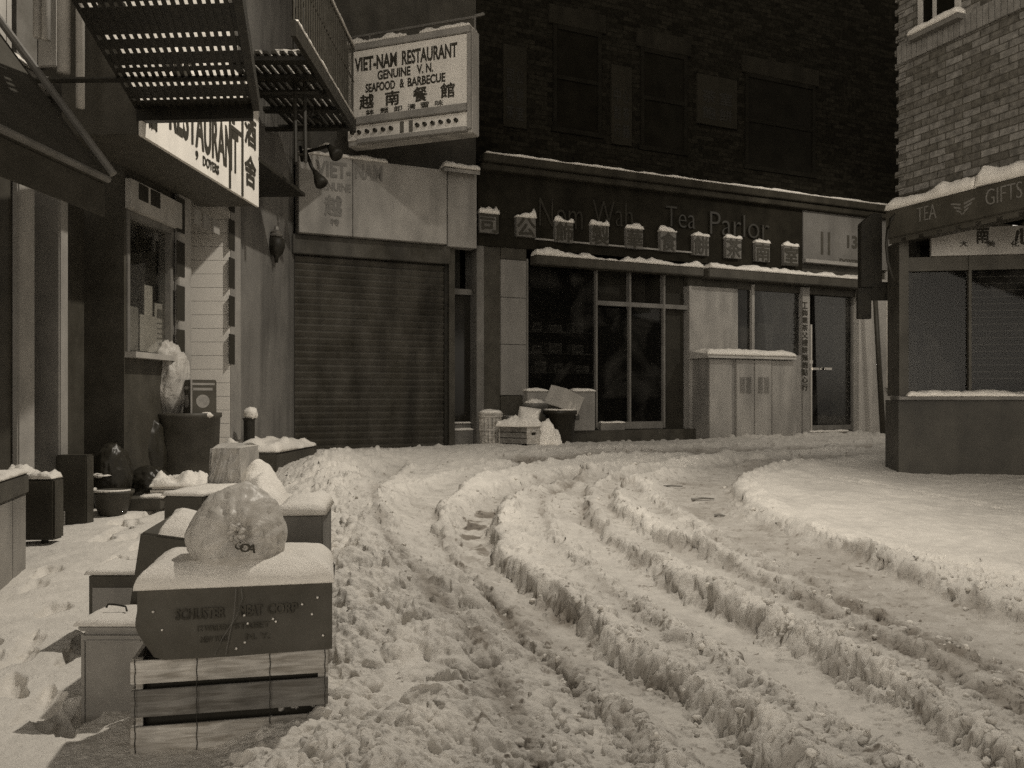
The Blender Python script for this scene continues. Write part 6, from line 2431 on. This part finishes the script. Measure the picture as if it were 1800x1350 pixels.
# framed low box behind the tin
YF = 3.75
xa, xb = P(155, 0, YF).x, P(240, 0, YF).x
zt = P(0, 1010, YF).z
zb = gz(xa, YF) - 0.02
fbx = root('framed_box', 'low dark box with a pale panel in its front, behind the square tin', 'box', Vector(((xa + xb) / 2, YF + 0.1, zb)))
mb = MB().box(WORLD, xa, xb, -YF - 0.26, -YF, zb, zt)
build('body', mb, CARD, fbx, bevel=0.008)
mb = MB().box(WORLD, xa + 0.02, xb, -YF + 0.0005, -YF + 0.004, zb + 0.02, P(0, 1033, YF).z)
build('front_panel', mb, PALE2, fbx)
mb = MB().snow(WORLD, xa, xb, -YF - 0.26, -YF + 0.002, zt + 0.001, 0.02, seed=116, nx=30)
build('snow_cap', mb, M_SNOW, fbx, smooth=True)

# tall dark box leaning left behind the printed carton
YD = 3.35
q = lambda px, py, dy=0.0: P(px, py, YD + dy)
tl = root('leaning_carton', 'tall dark carton leaning left with snow on its sloping lid, left of the clear bag', 'box', q(270, 1150))
D_ = 0.30
bot = [q(214, 1150), q(345, 1150), q(345, 1150) + Vector((0, D_, 0)), q(214, 1150) + Vector((0, D_, 0))]
top = [q(246, 936), q(352, 950), q(352, 950) + Vector((0, D_, 0.01)), q(246, 936) + Vector((0, D_, 0.03))]
mb = MB().hexa(bot, top)
build('carton', mb, mat('dark_carton', 0.07), tl, bevel=0.008)
vs, fsx = [], []
for j in range(21):
    for i in range(21):
        u, w = i / 20, j / 20
        p = top[0].lerp(top[1], 0.30 + 0.70 * u).lerp(top[3].lerp(top[2], 0.05 + 0.95 * u), w)
        e = math.sqrt(min(1, 4 * min(u, 1 - u, w, 1 - w)))
        vs.append(p + Vector((0, 0, 0.002 + 0.055 * e * (1 + 0.4 * mnoise.noise(p * 9)))))
for j in range(20):
    for i in range(20):
        a_ = j * 21 + i
        fsx.append((a_, a_ + 1, a_ + 22, a_ + 21))
mb = MB()
mb.add(vs, fsx)
build('snow_cap', mb, M_SNOW, tl, smooth=True)

# two cartons further back, left and right of the bag
for (x0, x1, yt, YY, D_, lab, m_, rz) in [(297, 372, 872, 4.1, 0.42, 'dark carton with a dusting of snow standing behind the leaning carton', mat('dark_carton', 0.07), R(-9)),
                                          (476, 556, 906, 3.45, 0.40, 'plain grey carton with a snowy top to the right of the clear bag', CARDL, R(7))]:
    xa, xb = P(x0, 0, YY).x, P(x1, 0, YY).x
    zt = P(0, yt, YY).z
    c = Vector(((xa + xb) / 2, YY + D_ / 2, gz((xa + xb) / 2, YY) - 0.03))
    o = root('plain_carton', lab, 'box', c)
    of = OFrame(c, rz)
    hw = (xb - xa) / 2
    build('carton', MB().box(of, -hw, hw, -D_ / 2, D_ / 2, c.z, zt), m_, o, bevel=0.006)
    build('snow_cap', MB().snow(of, -hw, hw, -D_ / 2, D_ / 2, zt + 0.001, 0.05 if x0 > 400 else 0.02, seed=x0, amp=0.3), M_SNOW, o, smooth=True)

# plastic wrapped parcel with a long drift of snow down its right side
YW = 4.55
xa, xb = P(366, 0, YW).x, P(428, 0, YW).x
zt = P(0, 788, YW).z
zb = gz(xa, YW)
wp = root('wrapped_parcel', 'tall parcel in creased plastic with a snowdrift, behind the clear bag', 'parcel', Vector(((xa + xb) / 2, YW + 0.15, zb)))
vs, fsx = [], []


def wpf(u, w):
    x = xa + (xb - xa) * (0.5 + (u - 0.5) * (1.08 - 0.34 * w * w)) - 0.02 * (1 - w)
    z = zb + (zt - zb) * w
    q2 = Vector((u * 2.2 - w * 3.4, u * 0.9 + w * 0.7, 2))
    q2 += 0.5 * Vector((mnoise.noise(q2 * 1.5), mnoise.noise(q2 * 1.5 + Vector((4, 2, 1))), 0))
    cre = 0.055 * (0.3 - abs(mnoise.noise(q2 * 1.6))) + 0.03 * (0.3 - abs(mnoise.noise(q2 * 4.1 + Vector((3, 1, 4)))))
    return Vector((x, YW + cre, z))


side(wpf, 40, 60)
side(lambda u, w: wpf(0, w) + Vector((-0.01, 0.3 * (1 - u), 0)), 12, 60)
side(lambda u, w: wpf(1, w) + Vector((0.01 * u, 0.3 * u, 0)), 12, 60)
side(lambda u, w: wpf(u, 1) + Vector((0, 0.3 * w, 0.02 * math.sin(math.pi * w))), 40, 12)
mb = MB()
mb.add(vs, fsx)
build('wrapping', mb, mat('creased_plastic', 0.40, 0.35, 0.3, 6, spec=0.5, bump=0.3, bscale=15), wp, smooth=True)
vs, fsx = [], []
nn = 44
for j in range(nn + 1):
    for i in range(nn + 1):
        u, w = i / nn, j / nn
        # ridge from the top of the parcel down towards the near right
        a_ = Vector((xb + 0.03, YW + 0.14, zt - 0.06)).lerp(P(496, 950, 3.75), w)
        wid = 0.15 - 0.02 * w
        s_ = (u - 0.5) * 2
        p = a_ + Vector((s_ * wid, s_ * 0.14 + 0.02, 0))
        prof = math.sqrt(max(0, 1 - s_ * s_)) * math.sqrt(max(0, 1 - w ** 5))
        low = gz(p.x, max(2.3, p.y)) - 0.02
        top_ = a_.z + 0.07 * mnoise.fractal(p * 3.5, 1.0, 2.0, 4) - 0.01
        p.z = low + (top_ - low) * prof ** 1.25 + 0.02 * mnoise.fractal(p * 9, 1.0, 2.0, 3)
        vs.append(p)
for j in range(nn):
    for i in range(nn):
        a_ = j * (nn + 1) + i
        fsx.append((a_, a_ + 1, a_ + nn + 2, a_ + nn + 1))
mb = MB()
mb.add(vs, fsx)
build('snow_cap', mb, M_SNOW, wp, smooth=True)

# ------------------------------------------------------------------ debris lying on the road
for (px, py, L, rot, lab) in [(1180, 862, 0.22, 10, 'dark stick lying on the packed snow near the bend, the left one'), (1236, 880, 0.22, 20, 'crooked dark stick lying on the packed snow right of the straight one'),
                              (1265, 910, 0.10, -40, 'short dark scrap of wood on the packed snow beside the bend'), (1158, 836, 0.10, -50, 'pale folded scrap of paper on the packed snow at the bend')]:
    x, y = G(px, py, 0.05)
    z = gz(x, y)
    a_ = R(rot)
    d = Vector((math.cos(a_), math.sin(a_) * 0.5, 0))
    o = MB()
    if 'paper' in lab:
        o.hexa([Vector((x - 0.05, y, z)), Vector((x + 0.06, y - 0.03, z)), Vector((x + 0.06, y + 0.05, z + 0.05)), Vector((x - 0.03, y + 0.06, z + 0.06))],
               [Vector((x - 0.05, y, z + 0.004)), Vector((x + 0.06, y - 0.03, z + 0.004)), Vector((x + 0.06, y + 0.05, z + 0.054)), Vector((x - 0.03, y + 0.06, z + 0.064))])
        tag(build('paper_scrap', o, PAPER), lab, 'litter')
    else:
        o.tube([Vector((x, y, z + 0.012)) - d * L / 2, Vector((x, y + 0.01, z + 0.02)), Vector((x, y, z + 0.012)) + d * L / 2], 0.012, 6, 0.006)
        tag(build('wood_stick', o, WOOD2), lab, 'stick')

# ------------------------------------------------------------------ street lamps (both stand outside the photograph)
sl1 = root('street_lamp', 'hooded lamp hanging on a span wire high over the middle of the street', 'street lamp', LAMP)
build('hood', MB().lathe(LAMP + Vector((0, 0, 0.0)), [(0.24, -0.02), (0.25, 0.0), (0.18, 0.14), (0.08, 0.20), (0.06, 0.32), (0.0, 0.33)], 24), BLACK, sl1, smooth=True)
build('span_wire', MB().tube([WL.pt(9.0, -0.8, 8.7), LAMP + Vector((0, 0, 0.34)), TE.pt(2.0, 0.0, 8.7)], 0.008, 6), BLACK, sl1)
mb = MB()
ang = [R(a_) for a_ in range(-14, 41, 3)]             # measured from straight ahead towards the right
for a0_, a1_ in zip(ang[:-1], ang[1:]):
    f_ = lambda a_, r_, z_: LAMP + Vector((math.sin(a_) * r_, math.cos(a_) * r_, z_))
    mb.hexa([f_(a0_, 0.42, -0.36), f_(a1_, 0.42, -0.36), f_(a1_, 0.43, -0.36), f_(a0_, 0.43, -0.36)], [f_(a0_, 0.30, 0.06), f_(a1_, 0.30, 0.06), f_(a1_, 0.31, 0.06), f_(a0_, 0.31, 0.06)])
build('added_shade_plate', mb, BLACK, sl1)  # plate added beside the lamp to keep its light off the upper facade
l1 = spot('lamp_light', LAMP + Vector((0, 0, -0.03)), LAMP_AIM, LAMP_W, 150, 0.9, 0.10)
l1.location = (0, 0, -0.05)
l1.parent = sl1
sl2 = root('street_lamp', 'hooded lamp on a bracket behind the brick corner shop', 'street lamp', LAMP2)
build('hood', MB().lathe(LAMP2, [(0.20, -0.02), (0.21, 0.0), (0.15, 0.12), (0.06, 0.18), (0.0, 0.19)], 24), BLACK, sl2, smooth=True)
build('bracket', MB().tube([LAMP2 + Vector((0, 0, 0.19)), LAMP2 + Vector((0.1, -0.3, 0.5)), LAMP2 + Vector((0.2, -1.2, 0.5))], 0.025, 8), BLACK, sl2)
l2 = spot('lamp_light', LAMP2, LAMP2_AIM, LAMP2_W, 120, 0.7, 0.08)
l2.location = (0, 0, -0.05)
l2.parent = sl2
